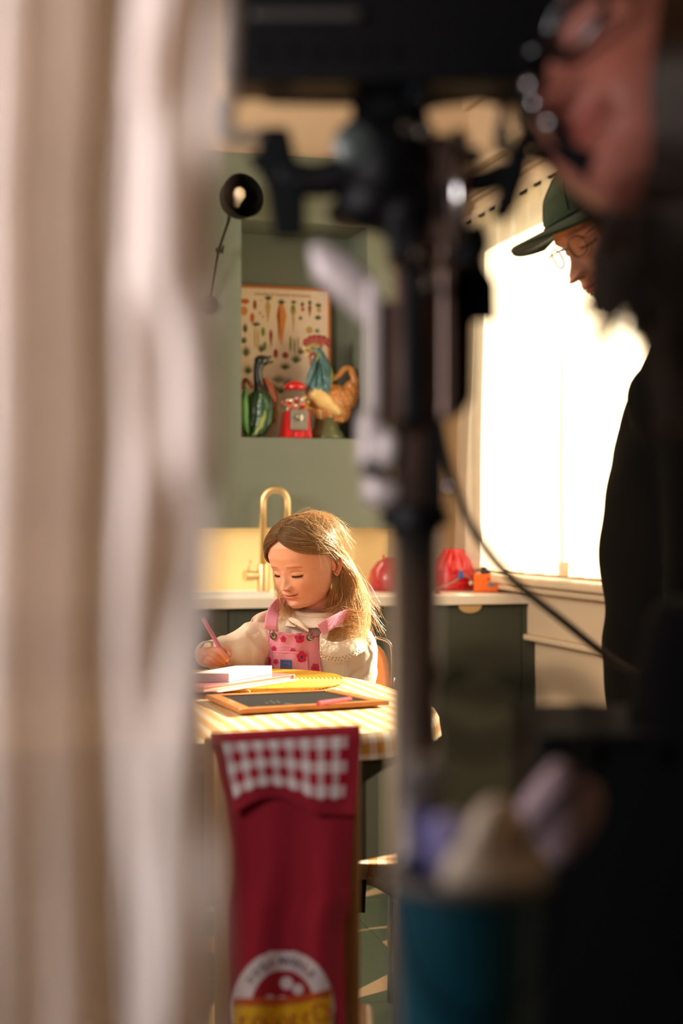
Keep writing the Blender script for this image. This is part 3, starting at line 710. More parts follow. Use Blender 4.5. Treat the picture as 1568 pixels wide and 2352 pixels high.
MB(True).bx(gx - .014, gx + .014, TG - .062, TG - .048, NZ, gz(992)).build('chute', M['red'], gm, bevel=.003)
gr = .0535; gc = Vector((gx, TG, gz(923)))
MB(True).ell(gc, (gr, gr, gr * .92), n=32, m=20).build('globe', glass('globe_glass', (.97, .97, .97)), gm, smooth=True)
MB(True).lathe([(.036, 0), (.04, .006), (.036, .016), (.024, .026), (.012, .030), (0, .031)], (gx, TG, gz(895)), n=28).build('lid', M['red'], gm, smooth=True)
gcol = [mat('gumball_' + n_, c_, .3, coat=.4) for n_, c_ in (('red', '#c22a2a'), ('orange', '#e8862a'), ('yellow', '#e9c23c'), ('white', '#f0e6dc'), ('pink', '#e2637c'), ('blue', '#2f5a9a'), ('green', '#3d7a44'))]
me_g = {}
rg = random.Random(3); pts_g = []
tries = 0
while len(pts_g) < 95 and tries < 30000:
    tries += 1
    p = Vector((rg.uniform(-1, 1), rg.uniform(-1, 1), rg.uniform(-1, .3))) * (gr - .007)
    if p.length > gr - .0068: continue
    if p.z > .010 + .006 * sin(p.x * 60): continue
    if all((p - q).length > .0108 for q in pts_g): pts_g.append(p)
for i, p in enumerate(pts_g):
    mi = rg.randrange(7)
    if mi not in me_g:
        o = MB(True).ell(gc + p, .0058, n=12, m=8).build('gumball', gcol[mi], gm, smooth=True); me_g[mi] = (o, gc + p)
    else:
        src, c0 = me_g[mi]; o = src.copy(); COL.objects.link(o); o.parent = gm
        o.location = Matrix.Rotation(0, 3, 'Z') @ (gc + p - c0)

# --- red pleated stand and orange box on the worktop
TRD = 4.86
rd = thing('red_pot', 'glossy red pleated pot with grey cable and blue clip on the worktop', 'pot', room(onT(1041, 1370, TRD).x, TRD, CTZ), TH)
rcx = onT(1041, 1370, TRD).x
def rz_(py): return onT(1041, py, TRD).z - 0
zb_ = CTZ
def pleat(u, v):
    a = 2 * pi * u
    tab = [(0, .070), (.05, .078), (.42, .083), (.45, .079), (.49, .079), (.52, .079), (.7, .069), (.92, .043), (1, .039)]
    r = lerp_tab(tab, v)
    if v > .5: r *= 1 + .055 * cos(14 * a) * (1 - abs(v - .75) * 2.5)
    return Vector((rcx + r * cos(a), TRD + r * sin(a), zb_ + .150 * v))
MB(True).grid(pleat, 112, 40, closeu=True).add([Vector((rcx + .039 * cos(2 * pi * k / 24), TRD + .039 * sin(2 * pi * k / 24), zb_ + .1495)) for k in range(24)], [tuple(range(24))]).build('shell', M['red'], rd, smooth=True)
MB(True).tube([Vector((rcx + .0815 * cos(a), TRD + .0815 * sin(a), zb_ + .07)) for a in [2 * pi * k / 40 for k in range(40)]], .003, 8, closed=True).build('rim', M['red'], rd, smooth=True)
cbq = [onT(988, 1353, TRD - .09), onT(1010, 1348, TRD - .10), onT(1040, 1337, TRD - .10), onT(1058, 1325, TRD - .10), onT(1075, 1325, TRD - .095), onT(1086, 1340, TRD - .08)]
MB(True).tube(bez(cbq, 6), .0028, 8).build('cable', mat('grey_cable', '#9a8f86', .5), rd, smooth=True)
MB(True).ell(onT(1058, 1323, TRD - .103), (.011, .007, .012)).box(onT(1058, 1314, TRD - .103), (.012, .008, .01)).build('clip', mat('blue_plastic', '#1f5aa8', .4), rd, smooth=True)
MB(True).ell(onT(1081, 1339, TRD - .085), (.007, .006, .008)).build('plug', M['white'], rd, smooth=True)
MB(True).box(onT(1057, 1348, TRD - .079), (.030, .006, .03)).build('handle', M['red'], rd, bevel=.006, segs=3)
# second red pot, mostly behind the column
r2 = onT(905, 1366, 4.87).x
rp = thing('red_bread_bin', 'dark red domed bin on the worktop, half behind the metal column', 'bin', room(r2, 4.87, CTZ), TH)
MB(True).lathe([(.082, CTZ), (.092, CTZ + .01), (.094, CTZ + .04), (.086, CTZ + .075), (.06, CTZ + .105), (.03, CTZ + .12), (0, CTZ + .122)], (r2, 4.87, 0), n=40).build('dome', mat('red_enamel', '#a5141c', .35, var=.08, coat=.3), rp, smooth=True)
MB(True).ell((r2 - .04, 4.87, CTZ + .125), .005).tube([(r2 - .04, 4.87, CTZ + .11), (r2 - .04, 4.87, CTZ + .127)], .0018, 6).build('knob', M['red'], rp, smooth=True)
r3 = onT(1003, 1372, 4.60)
tag(MB(True).ell((r3.x, 4.60, CTZ + .005), (.012, .010, .005)).lathe([(.005, CTZ + .008), (.005, CTZ + .013), (0, CTZ + .0135)], (r3.x, 4.60, 0), n=12).build('bottle_cap', M['red'], None, smooth=True), 'tiny red cap lying on the worktop by the metal column', 'cap')
TB = 4.66; b0 = onT(1087, 1366, TB).x; b1 = onT(1127, 1366, TB).x; b2 = onT(1159, 1366, TB).x
ob = thing('orange_box', 'small orange device with a grey dial cap beside the red pot', 'device', room(b1, TB, CTZ), TH)
bh = .062
cR = rotm(0, 0, radians(-22)); oc = Vector(((b0 + b2) / 2, TB + .03, CTZ + bh / 2 + .002))
MB(True).box(oc, (.086, .056, bh), cR).build('case', M['orange'], ob, bevel=.004, segs=3)
MB(True).box(Vector((oc.x, oc.y, CTZ + .001)), (.082, .052, .002), cR).build('foot', M['black'], ob)
MB(True).lathe([(.018, 0), (.018, .022), (.016, .026), (0, .026)], (oc.x, oc.y, CTZ + bh + .002), n=20).build('cap', M['black'], ob, auto=40)
MB(True).box(oc + cR @ Vector((.018, -.0285, -.006)), (.022, .002, .014), cR).build('screen', mat('grey_screen', '#6d7f86', .2), ob)
MB(True).box(oc + cR @ Vector((.012, -.0285, .014)), (.018, .0015, .005), cR).build('label', mat('dark_red_print', '#8a3414', .6), ob)
MB(True).box(oc + cR @ Vector((.028, -.0285, .015)), (.007, .002, .007), cR).build('button', M['black'], ob)

# ================================================================== TABLE AND WHAT LIES ON IT
ZT = 0.85
ta, tb, tc_, ts1, ts0 = .47, .51, 2.52, .838, -.95
def tedge(k, n=2.9, grow=0.0):
    """outline of the oval table in room (s,t), k in 0..1 counter-clockwise"""
    a = 2 * pi * k; c, s = cos(a), sin(a)
    x = (ta + grow) * abs(c) ** (2 / n) * (1 if c > 0 else -1); y = (tb + grow) * abs(s) ** (2 / n) * (1 if s > 0 else -1)
    s_c = ts1 - ta if c > 0 else ts0 + ta
    return (s_c + x if True else 0, tc_ + y)
def tpoly(grow=0.0, n=96):
    out = []
    for i in range(n): out.append(tedge(i / n, grow=grow))
    return out
tab = thing('dining_table', 'oval dining table under the yellow gingham cloth', 'table', room(0, tc_, 0), TH)
MB(True).prism(tpoly(-.004), lambda u, v, w_: Vector((u, v, ZT - .028 + w_)), .022).build('tabletop', wood('table_wood', '#a8703c'), tab)
def ring(g0, g1, z0, z1, n=96):
    A_ = tpoly(g0, n); B_ = tpoly(g1, n); V = [Vector((x, y, z0)) for x, y in A_] + [Vector((x, y, z1)) for x, y in A_] + [Vector((x, y, z0)) for x, y in B_] + [Vector((x, y, z1)) for x, y in B_]
    Fc = []
    for i in range(n):
        j = (i + 1) % n
        Fc += [(i, j, n + j, n + i), (2 * n + j, 2 * n + i, 3 * n + i, 3 * n + j), (n + i, n + j, 3 * n + j, 3 * n + i), (j, i, 2 * n + i, 2 * n + j)]
    return MB(True).add(V, Fc)
ring(-.012, -.03, .655, ZT - .03).build('apron', mat('olive_table_paint', '#3d3a22', .6), tab)
for s_, t_ in ((.62, 2.25), (.62, 2.80), (-.7, 2.25), (-.7, 2.80)):
    MB(True).tube([(s_, t_, 0), (s_, t_, .66)], [.016, .024], 14).build('leg', M['dkgreen'], tab, smooth=True)
ging = gingham('yellow_gingham', '#d99a32', '#fbecd2', 1, 1, .85)
tcl = thing('tablecloth', 'yellow and white gingham tablecloth over the oval table', 'tablecloth', room(0, tc_, ZT), TH)
TSQ = .028
NB_ = 240
cl = MB(True); op = [tedge(i / NB_) for i in range(NB_)]
def per(i):
    L_ = 0
    return L_
V = []; UV = []; Fc = []
NRg = 14
for j in range(NRg + 1):
    f_ = j / NRg
    for i in range(NB_):
        x, y = op[i]; cxm = max(ts0 + ta, min(ts1 - ta, x)); px_, py_ = cxm + (x - cxm) * f_, tc_ + (y - tc_) * f_
        V.append(Vector((px_, py_, ZT + .0008 * mnoise.noise(Vector((px_ * 9, py_ * 9, 0)))))); UV.append((px_ / TSQ, py_ / TSQ))
base_r = NRg * NB_
acc = 0; al = []
for i in range(NB_):
    al.append(acc); a_, b2_ = op[i], op[(i + 1) % NB_]; acc += sqrt((a_[0] - b2_[0]) ** 2 + (a_[1] - b2_[1]) ** 2)
drop = .036
for j in range(1, 9):
    v = j / 8
    for i in range(NB_):
        x, y = op[i]; cxm = max(ts0 + ta, min(ts1 - ta, x)); n_ = Vector((x - cxm, y - tc_, 0)).normalized()
        l_ = al[i]; wv = .0035 * (1 + sin(l_ * 62 + 2 * sin(l_ * 9))) * v
        rr = .004 * min(1, v * 4) + wv * .8
        dz = -drop * v * (1 + .12 * sin(l_ * 23)) * (1 if v > 0 else 0)
        V.append(Vector((x + n_.x * rr, y + n_.y * rr, ZT - .0 + dz))); UV.append((l_ / TSQ, (drop * v) / TSQ))
T_ = NRg + 8
for j in range(T_):
    for i in range(NB_):
        k = (i + 1) % NB_
        Fc.append((j * NB_ + i, j * NB_ + k, (j + 1) * NB_ + k, (j + 1) * NB_ + i))
# separate uv island for the skirt: duplicate the rim ring
cl.add(V[:base_r + NB_], Fc[:NRg * NB_], 0, UV[:base_r + NB_])
o = cl.build('cloth_top', ging, tcl, smooth=True, fix=False)
sk_ = MB(True)
rim = V[base_r:base_r + NB_]; skV = rim + V[base_r + NB_:]; skUV = [(al[i] / TSQ, 0) for i in range(NB_)] + UV[base_r + NB_:]
skV.append(None) if False else None
sk_.add(skV, [(j * NB_ + i, j * NB_ + (i + 1) % NB_, (j + 1) * NB_ + (i + 1) % NB_, (j + 1) * NB_ + i) for j in range(8) for i in range(NB_ - 1)], 0, skUV)
sk_.build('cloth_drop', ging, tcl, smooth=True)

ZS = ZT + .003
# woven placemat: concentric rings of braid
mc = onZ(590, 1570, ZS); mc = Vector((-.172, 2.80, ZS))
pm_ = thing('placemat', 'round yellow woven placemat under the books', 'placemat', mc)
m_mat = mat('yellow_straw', '#dca32c', .75, var=.25, scale=90, bump=.4, bscale=260)
MR = .178; NRr = 22
for i in range(NRr):
    r0 = MR * (i + .5) / NRr
    n_ = max(10, int(2 * pi * r0 / .0052)); n_ = max(16, min(n_, 200))
    pts = [mc + Vector((r0 * cos(2 * pi * k / n_), r0 * sin(2 * pi * k / n_), .0028 + .0007 * (k % 2))) for k in range(n_)]
    MB().tube(pts, [.0046 * (.86 if k % 2 else 1.0) for k in range(n_)], 6, closed=True, flat=1.0, up=(0, 0, 1)).build('braid_ring', m_mat, pm_, smooth=True)
MB().tube(bez([mc + Vector((-.045, -.178, .004)), mc + Vector((-.05, -.185, .002)), mc + Vector((-.047, -.192, .001))], 3), .0012, 5).build('straw_end', mat('pale_straw', '#f1d79a', .7), pm_, smooth=True)
MB().tube(bez([mc + Vector((-.005, -.178, .005)), mc + Vector((.002, -.184, .004)), mc + Vector((.004, -.19, .001))], 3), .0012, 5).build('straw_end', bpy.data.materials['pale_straw'], pm_, smooth=True)
# three books / papers
ZM = ZS + .0075
def slab(pa, pb, pd, z0, th, inset=0.0):
    """box from three base corners (near-left pa, near-right pb, far pd) on z0"""
    pa, pb, pd = Vector(pa), Vector(pb), Vector(pd); pe = pd + (pb - pa) * 0
    pf = pb + (pd - pa)
    c = (pa + pf) / 2
    P4 = [c + (q - c) * (1 - inset) for q in (pa, pb, pf, pd)]
    V = [Vector((q.x, q.y, z0)) for q in P4] + [Vector((q.x, q.y, z0 + th)) for q in P4]
    return MB().add(V, [(0, 3, 2, 1), (4, 5, 6, 7), (0, 1, 5, 4), (1, 2, 6, 5), (2, 3, 7, 6), (3, 0, 4, 7)])
white_p = mat('white_paper', '#f4f0ee', .7, var=.02)
def XY(px, py, z): q = onZ(px, py, z); return Vector((q.x, q.y, 0))
# loose white papers at the bottom
a = XY(552, 1583, ZM); b = XY(686, 1563, ZM); u_ = (b - a); v_ = Vector((-u_.y, u_.x, 0)).normalized() * .13
z = ZM
tag(slab(a - u_ * .35, b, a - u_ * .35 + v_, z, .0025).build('paper_sheets', white_p, None, bevel=.0006), 'thin white sheets at the bottom of the book pile', 'paper'); z += .0028
a = XY(546, 1579, z); b = XY(676, 1560, z); u_ = (b - a); v_ = Vector((-u_.y, u_.x, 0)).normalized() * .17
pk = thing('pink_notebook', 'glossy pink notebook under the thick white notebook', 'notebook', (a + b) / 2 + Vector((0, 0, z)))
m_pk = mat('pink_card', '#e68f92', .3, var=.12, scale=25, coat=.3)
a2_ = a - u_ * .55
slab(a2_, b, a2_ + v_, z, .0012).build('cover', m_pk, pk, bevel=.0004)
slab(a2_, b, a2_ + v_, z + .0014, .0062, .03).build('pages', mat('cream_pages', '#e6d3bd', .8, scale=300, stretch=(1, 1, 60)), pk)
slab(a2_, b, a2_ + v_, z + .0078, .0014).build('cover', m_pk, pk, bevel=.0005)
bb = a + Vector((0, 0, z + .0045))
MB().tube([b + Vector((-.001, 0, z + .0046)), b + v_ + Vector((-.001, 0, z + .0046))], .0046, 10).build('spine', m_pk, pk, smooth=True)
z += .0098
a = XY(526, 1566, z); b = XY(624, 1548, z); u_ = (b - a); v_ = Vector((-u_.y, u_.x, 0)).normalized() * .15
wb_ = thing('white_notebook', 'thick white notebook on top of the pile where the girl writes', 'notebook', (a + b) / 2 + Vector((0, 0, z)))
a3 = a - Vector((.5, -.12, 0)).normalized() * .0
# spine side faces the camera right, page side faces left
u2 = XY(440, 1566, z) - a
slab(a + u2 * 1.0, a, b + u2 * 1.0, z, .0014).build('cover', white_p, wb_, bevel=.0005)
slab(a + u2 * 1.0, a, b + u2 * 1.0, z + .0016, .0128, .02).build('pages', mat('shade_tinted_pages', '#d9ccd6', .8, var=.1, scale=400, stretch=(1, 1, 40)), wb_)  # lilac tint puts the shade on the page edges into the colour
slab(a + u2 * 1.0, a, b + u2 * 1.0, z + .0146, .0014).build('cover', white_p, wb_, bevel=.0005)
MB().add([a + Vector((0, 0, z)), b + Vector((0, 0, z)), b + Vector((0, 0, z + .016)), a + Vector((0, 0, z + .016)), a + Vector((-.0012, .002, z)), b + Vector((-.0012, .002, z)), b + Vector((-.0012, .002, z + .016)), a + Vector((-.0012, .002, z + .016))], [(0, 1, 2, 3), (5, 4, 7, 6), (0, 4, 5, 1), (3, 2, 6, 7), (1, 5, 6, 2), (0, 3, 7, 4)]).build('spine', white_p, wb_, bevel=.0004)
ZB = z + .0162
# slate
sp = [XY(550, 1641, ZS), XY(893, 1621, ZS), XY(766, 1593, ZS), XY(472, 1606, ZS)]
sl = thing('slate_board', 'small wooden-framed slate blackboard lying at the near side of the table', 'blackboard', sum(sp, Vector()) / 4 + Vector((0, 0, ZS)))
cc = sum(sp, Vector()) / 4
def q4(k, z): return [cc + (p - cc) * k + Vector((0, 0, z)) for p in sp]
fw = wood('slate_frame_wood', '#c07a3c', .8, .45)
inn = [p + (cc - p).normalized() * .030 for p in sp]
for i in range(4):
    j = (i + 1) % 4; g = .0003
    Vv = [sp[i], sp[j], inn[j], inn[i]]
    MB().add([p + Vector((0, 0, ZS + .0005)) for p in Vv] + [p + Vector((0, 0, ZS + .0085)) for p in Vv], [(0, 3, 2, 1), (4, 5, 6, 7), (0, 1, 5, 4), (1, 2, 6, 5), (2, 3, 7, 6), (3, 0, 4, 7)]).build('frame_bar', fw, sl, bevel=.0015)
MB().add([p + Vector((0, 0, ZS + .002)) for p in inn] + [p + Vector((0, 0, ZS + .0062)) for p in inn], [(0, 3, 2, 1), (4, 5, 6, 7), (0, 1, 5, 4), (1, 2, 6, 5), (2, 3, 7, 6), (3, 0, 4, 7)]).build('writing_surface', mat('slate_black', '#1d1a18', .9, var=.2, scale=60, spec=.15), sl)
ck = MB(); rk = random.Random(5)
for (px, py, n_, sp_) in ((665, 1618, 12, 10), (694, 1619, 12, 8), (625, 1612, 10, 16), (600, 1624, 5, 10)):
    for i in range(n_):
        q = XY(px + rk.uniform(-sp_, sp_), py + rk.uniform(-3, 3), ZS + .0063)
        a_ = rk.random() * pi; l_ = rk.uniform(.001, .004); w_ = .0006
        dx, dy = Vector((cos(a_), sin(a_), 0)) * l_, Vector((-sin(a_), cos(a_), 0)) * w_; q = q + Vector((0, 0, ZS + .00635))
        ck.add([q - dx - dy, q + dx - dy, q + dx + dy, q - dx + dy], [(0, 1, 2, 3)])
o = ck.build('chalk_marks', mat('chalk_dust', '#a39888', .95), sl); o['kind'] = 'stuff'
c0 = XY(731, 1616, ZS + .011); c1 = XY(804, 1606, ZS + .011)
tag(MB().tube([c0 + Vector((0, 0, ZS + .0105)), c1 + Vector((0, 0, ZS + .0105))], .0047, 14).build('chalk_stick', mat('dusty_red_chalk', '#b85560', .9, var=.15, scale=120, bump=.2), None, auto=50), 'stick of dusty red chalk lying on the slate', 'chalk')

# ================================================================== HEADS
def head_tabs(kind):
    if kind == 'child':
        w_ = [(-.03, 0), (0, .15), (.06, .215), (.15, .285), (.25, .335), (.36, .362), (.5, .378), (.65, .385), (.78, .35), (.88, .275), (.95, .18), (1, 0)]
        f_ = [(-.03, .10), (0, .30), (.05, .335), (.12, .335), (.2, .36), (.3, .375), (.4, .375), (.5, .395), (.62, .42), (.74, .405), (.85, .33), (.93, .22), (.98, .1), (1, 0)]
        b_ = [(-.03, 0), (.02, .02), (.1, .08), (.18, .17), (.28, .30), (.4, .42), (.52, .50), (.65, .52), (.78, .46), (.88, .35), (.95, .22), (1, 0)]
    else:
        w_ = [(-.03, 0), (0, .14), (.06, .20), (.15, .26), (.25, .30), (.36, .32), (.5, .335), (.65, .345), (.78, .32), (.88, .26), (.95, .17), (1, 0)]
        f_ = [(-.03, .12), (0, .34), (.05, .375), (.12, .36), (.2, .385), (.3, .39), (.4, .375), (.5, .385), (.58, .405), (.7, .39), (.83, .32), (.93, .2), (.98, .1), (1, 0)]
        b_ = [(-.03, 0), (.02, .02), (.1, .08), (.18, .16), (.28, .27), (.4, .37), (.52, .44), (.65, .46), (.78, .42), (.88, .32), (.95, .2), (1, 0)]
    return w_, f_, b_
def G(x, s): return math.exp(-(x / s) ** 2)
def sst(a, b, x):
    t = max(0, min(1, (x - a) / (b - a))); return t * t * (3 - 2 * t)
class Head:
    def __init__(s, kind, Hh, M4, ef, nose=.085, nosew=.042, zn=.28, zm=.18, beard=False, skin=None, closed=True, nosedown=0.0):
        s.w, s.f, s.b = head_tabs(kind); s.H = Hh; s.M = M4; s.ef = ef; s.zc = .47; s.kind = kind
        s.nose, s.nosew, s.zn, s.zm, s.beard = nose, nosew, zn, zm, beard
    def surf(s, x_s, x_c, z):
        p = .92
        w_ = lerp_tab(s.w, z); y_ = lerp_tab(s.f, z) if x_c > 0 else lerp_tab(s.b, z)
        return Vector((w_ * (abs(x_s) ** p) * (1 if x_s > 0 else -1), -y_ * (abs(x_c) ** p) * (1 if x_c > 0 else -1), z))
    def bump(s, x, z):
        ef, zn, zm, N = s.ef, s.zn, s.zm, s.nose
        ax = abs(x); h = 0
        # nose bridge and tip
        tz = max(0, min(1, (ef + .05 - z) / (ef + .05 - zn)))
        if z < ef + .07:
            prof = (.012 + N * tz ** 1.6) if z > zn else N * (1 - sst(zn - .035, zn, z) * 0 - sst(0, .045, zn - z))
            wd = s.nosew * (.62 + .5 * tz)
            h += prof * G(x, wd) * (1 if z < ef + .02 else 1 - sst(ef + .02, ef + .07, z))
        h += N * .42 * G(ax - s.nosew * 1.28, .026) * G(z - zn - .012, .026)                    # wings
        h += -.03 * G(ax - .026, .011) * G(z - zn + .02, .012)                                   # nostrils
        # eyes
        h += -.038 * G(ax - .155, .075) * G(z - ef - .005, .05)
        h += .034 * G(ax - .155, .058) * G(z - ef - .004, .033)
        crease = z - (ef + .042 - .9 * (ax - .155) ** 2 * 4)
        h += -.010 * G(crease, .007) * G(ax - .155, .06)
        lash = z - (ef - .018 + 1.9 * (ax - .155) ** 2)
        h += -.009 * G(lash + .006, .007) * G(ax - .155, .062)
        h += .012 * G(ax - .13, .09) * G(z - ef - .10, .03)                                       # brow
        h += .016 * G(ax - .2, .085) * G(z - zn - .0, .09)                                       # cheek
        # mouth
        zs = zm + (1.5 if s.kind == 'child' else .6) * ax * ax
        mw = 1 - sst(.085, .125, ax)
        h += .020 * G(z - zs - .020, .016) * mw - .006 * G(x, .012) * G(z - zs - .035, .02)
        h += .024 * G(z - zs + .022, .019) * (1 - sst(.07, .115, ax))
        h += -.020 * G(z - zs, .0065) * (1 - sst(.10, .125, ax))
        h += -.010 * G(ax - .125, .016) * G(z - zs, .02)
        h += -.014 * G(z - zm + .062, .02) * G(x, .08)
        h += .022 * G(x, .085) * G(z - .045, .05)                                                 # chin
        h += .010 * G(x, .11) * G(z - zm - .01, .05)
        return h
    def point(s, a, z, bump=True):
        c_, s_ = cos(a), sin(a); p = s.surf(s_, c_, z)
        if bump and c_ > 0:
            wt = sst(0.02, .35, c_); h = s.bump(p.x, z) * wt
            # move outwards along a blend of forward and radial
            p.y -= h; p.x += h * .15 * (1 if p.x > 0 else -1) * min(1, abs(p.x) / .1)
            if s.nose > .09 and z < s.zn + .03: p.z -= .25 * max(0, h - .03) * G(p.x, .05)
        return p
    def tow(s, p): return s.M @ (Vector((p[0], p[1], p[2] - s.zc)) * s.H)
    def local(s, p): return Vector((p[0], p[1], p[2]))
    def surfdir(s, d, off=0.0):
        """point on the smooth skull in direction d from the head centre (normalised units)"""
        d = Vector(d).normalized(); lo, hi = .05, .75
        for _ in range(13):
            r = (lo + hi) / 2; z = s.zc + d.z * r
            if z >= .999 or z <= -.02: hi = r; continue
            w_ = lerp_tab(s.w, z); y_ = lerp_tab(s.f, z) if d.y < 0 else lerp_tab(s.b, z)
            q = (abs(d.x * r) / max(w_, 1e-4)) ** 2.15 + (abs(d.y * r) / max(y_, 1e-4)) ** 2.15
            if q > 1: hi = r
            else: lo = r
        r = lo + off
        return Vector((d.x * r, d.y * r, s.zc + d.z * r))
    def color(s, x, y, z, front):
        ef, zn, zm = s.ef, s.zn, s.zm; ax = abs(x); c = Vector((1, 1, 1))
        if front:
            zs = zm + (1.5 if s.kind == 'child' else .6) * ax * ax
            lip = max(G(z - zs - .016, .013), G(z - zs + .018, .016)) * (1 - sst(.075, .115, ax))
            c = c.lerp(Vector((.86, .52, .50)), min(1, lip * .9))
            slit = G(z - zs, .0065) * (1 - sst(.10, .125, ax)); c = c.lerp(Vector((.38, .16, .14)), slit * .85)
            lash = z - (ef - .018 + 1.9 * (ax - .155) ** 2)
            c = c.lerp(Vector((.12, .07, .05)), min(1, 1.1 * G(lash + .003, .0085) * (1 - sst(.055, .075, abs(ax - .155)))))
            crease = z - (ef + .042 - .9 * (ax - .155) ** 2 * 4)
            c = c.lerp(Vector((.74, .5, .42)), .6 * G(crease, .006) * G(ax - .155, .055))
            br = z - (ef + .100 - 1.3 * (ax - .135) ** 2)
            c = c.lerp(Vector((.62, .42, .30)) if s.kind == 'child' else Vector((.35, .25, .2)), (.75 if s.kind == 'child' else .9) * G(br, .012) * (1 - sst(.07, .10, abs(ax - .155))))
            c = c.lerp(Vector((.95, .66, .60)), .45 * G(ax - .19, .08) * G(z - zn + .0, .07))
            c = c.lerp(Vector((.30, .12, .10)), min(1, 1.2 * G(ax - .027, .012) * G(z - zn + .024, .010)))  # nostril shade put into the skin colour
            if s.kind == 'child': c = c.lerp(Vector((.3, .15, .1)), G(x + .03, .0045) * G(z - zm - .052, .0045))
        if s.beard:
            bd = sst(.34, .22, z + (.12 * (ax < .13) * 0)) * sst(.08, .14, ax + (zm - z) * 1.2 + .04)
            c = c.lerp(Vector((.42, .36, .33)), .75 * max(0, bd) * (1 - .9 * G(z - zm, .03) * G(x, .09)))
        return c
    def build_into(s, mb, rows=150, cols=190):
        V = []; C = []; z0, z1 = -.03, 1.0
        for j in range(rows + 1):
            v = j / rows; z = z0 + (z1 - z0) * (v - .06 * sin(2 * pi * v) * 0.0)
            if j == 0: z = z0 + .0005
            if j == rows: z = z1 - .0008
            for i in range(cols):
                t = 2 * pi * i / cols; a = t - .55 * sin(t)
                p = s.point(a, z); V.append(s.tow(p)); C.append(s.color(p.x, p.y, z, cos(a) > .1))
        Fc = []
        for j in range(rows):
            for i in range(cols):
                k = (i + 1) % cols; Fc.append((j * cols + i, j * cols + k, (j + 1) * cols + k, (j + 1) * cols + i))
        Fc.append(tuple(range(cols - 1, -1, -1))); Fc.append(tuple(rows * cols + i for i in range(cols)))
        mb.add(V, Fc, 0, None, C)
        for sd in (1, -1): s.ear(mb, sd)
    def ear(s, mb, sd, size=.27):
        """shell of the outer ear: rim, bowl, lobe"""
        z0 = s.ef + .0; base = Vector((sd * (lerp_tab(s.w, z0) - .012), .045, z0 + .0))
        up_ = Vector((0, .10, 1)).normalized(); back = Vector((sd * .50, .86, -.08)).normalized(); out = up_.cross(back) * (1 if True else -1)
        if out.x * sd < 0: out = -out
        V = []; C = []; n, m = 36, 14
        for j in range(m + 1):
            r = j / m
            for i in range(n):
                a = 2 * pi * i / n
                ex = cos(a) * .30 * (1 + .25 * sin(a)) ; ez = sin(a) * .5
                if sin(a) < 0: ex = cos(a) * (.30 + .14 * sin(a))
                rim = .085 * math.exp(-((r - .86) / .10) ** 2) * (1 if cos(a) > -.55 or sin(a) > .3 else .15)
                bowl = -.16 * math.exp(-(((ex * r + .06) / .14) ** 2 + ((ez * r + .03) / .2) ** 2))
                anti = .05 * math.exp(-((r - .52) / .10) ** 2) * (1 if cos(a) > 0 else .2)
                lobe = .03 * G(ez * r + .38, .12) * G(ex * r, .15)
                edge = -.14 * sst(.93, 1, r)
                h = rim + bowl + anti + lobe + edge + .02
                p = base + (back * (ex * r + .20) + up_ * (ez * r) + out * h * 1.1) * size
                V.append(s.tow(p)); q = max(0, min(1, -bowl * 11 - .15)); C.append(Vector((1, .80, .76)).lerp(Vector((.62, .34, .28)), q))  # ear bowl darkened in the skin colour, in place of its shade
        Fc = []
        for j in range(m):
            for i in range(n):
                k = (i + 1) % n; Fc.append((j * n + i, j * n + k, (j + 1) * n + k, (j + 1) * n + i))
        Fc.append(tuple(m * n + i for i in range(n))); Fc.append(tuple(range(n - 1, -1, -1)))
        mb.add(V, Fc, 0, None, C)
        # back of the ear, joins the skull
        q0 = s.tow(base + (back * .02) * size + up_ * .26 * size); q1 = s.tow(base + back * .06 * size - up_ * .22 * size)
        mb.tube(bez([q0, s.tow(base + back * .12 * size), q1], 4), [.012 * size * s.H * 8] * 9, 10, col=(1, .8, .76))
    def lashes(s, mb, n=26, ln=.024):
        for sd in (1, -1):
            for i in range(n):
                ax = .155 + (-.058 + .12 * i / (n - 1)); z = s.ef - .021 + 1.9 * (ax - .155) ** 2
                w_ = lerp_tab(s.w, z); sn = max(-1, min(1, ax / w_)); sn = abs(sn) ** (1 / .92); a = math.asin(min(1, sn)) * sd
                p = s.point(a, z); q = p + Vector((sd * (ax - .13) * .35, -.7, -.55 - .2 * (i % 2))).normalized() * ln * (.7 + .5 * i / n)
                m_ = (p + q) / 2 + Vector((0, -.006, -.006))
                mb.tube([s.tow(p), s.tow(m_), s.tow(q)], [.0022 * s.H, .0018 * s.H, .0003], 4)
    def cap(s, mb, off, test, rows=70, cols=110, zmin=.05):
        idx = {}; V = []; Fc = []
        for j in range(rows + 1):
            z = zmin + (.9985 - zmin) * j / rows
            for i in range(cols):
                a = 2 * pi * i / cols; p = s.surf(sin(a), cos(a), z)
                c = Vector((0, 0, s.zc)); d = (p - c).normalized(); q = p + d * off
                V.append(s.tow(q)); idx[(j, i)] = test(p)
        for j in range(rows):
            for i in range(cols):
                k = (i + 1) % cols
                if idx[(j, i)] and idx[(j, k)] and idx[(j + 1, i)] and idx[(j + 1, k)]:
                    Fc.append((j * cols + i, j * cols + k, (j + 1) * cols + k, (j + 1) * cols + i))
        Fc.append(tuple(rows * cols + i for i in range(cols)))
        used = sorted({i for f in Fc for i in f}); mp_ = {u: k for k, u in enumerate(used)}
        mb.add([V[u] for u in used], [tuple(mp_[i] for i in f) for f in Fc])
def hmat(c, psi, beta, roll=0):
    return Matrix.Translation(c) @ Matrix.Rotation(-radians(psi), 4, 'Z') @ Matrix.Rotation(radians(roll), 4, 'Y') @ Matrix.Rotation(radians(beta), 4, 'X')
def skin_mat(name, c, sss=.12, rough=.5):
    return mat(name, c, rough, var=.04, scale=60, bump=.05, bscale=500, sss=sss, vcol=True, spec=.3)
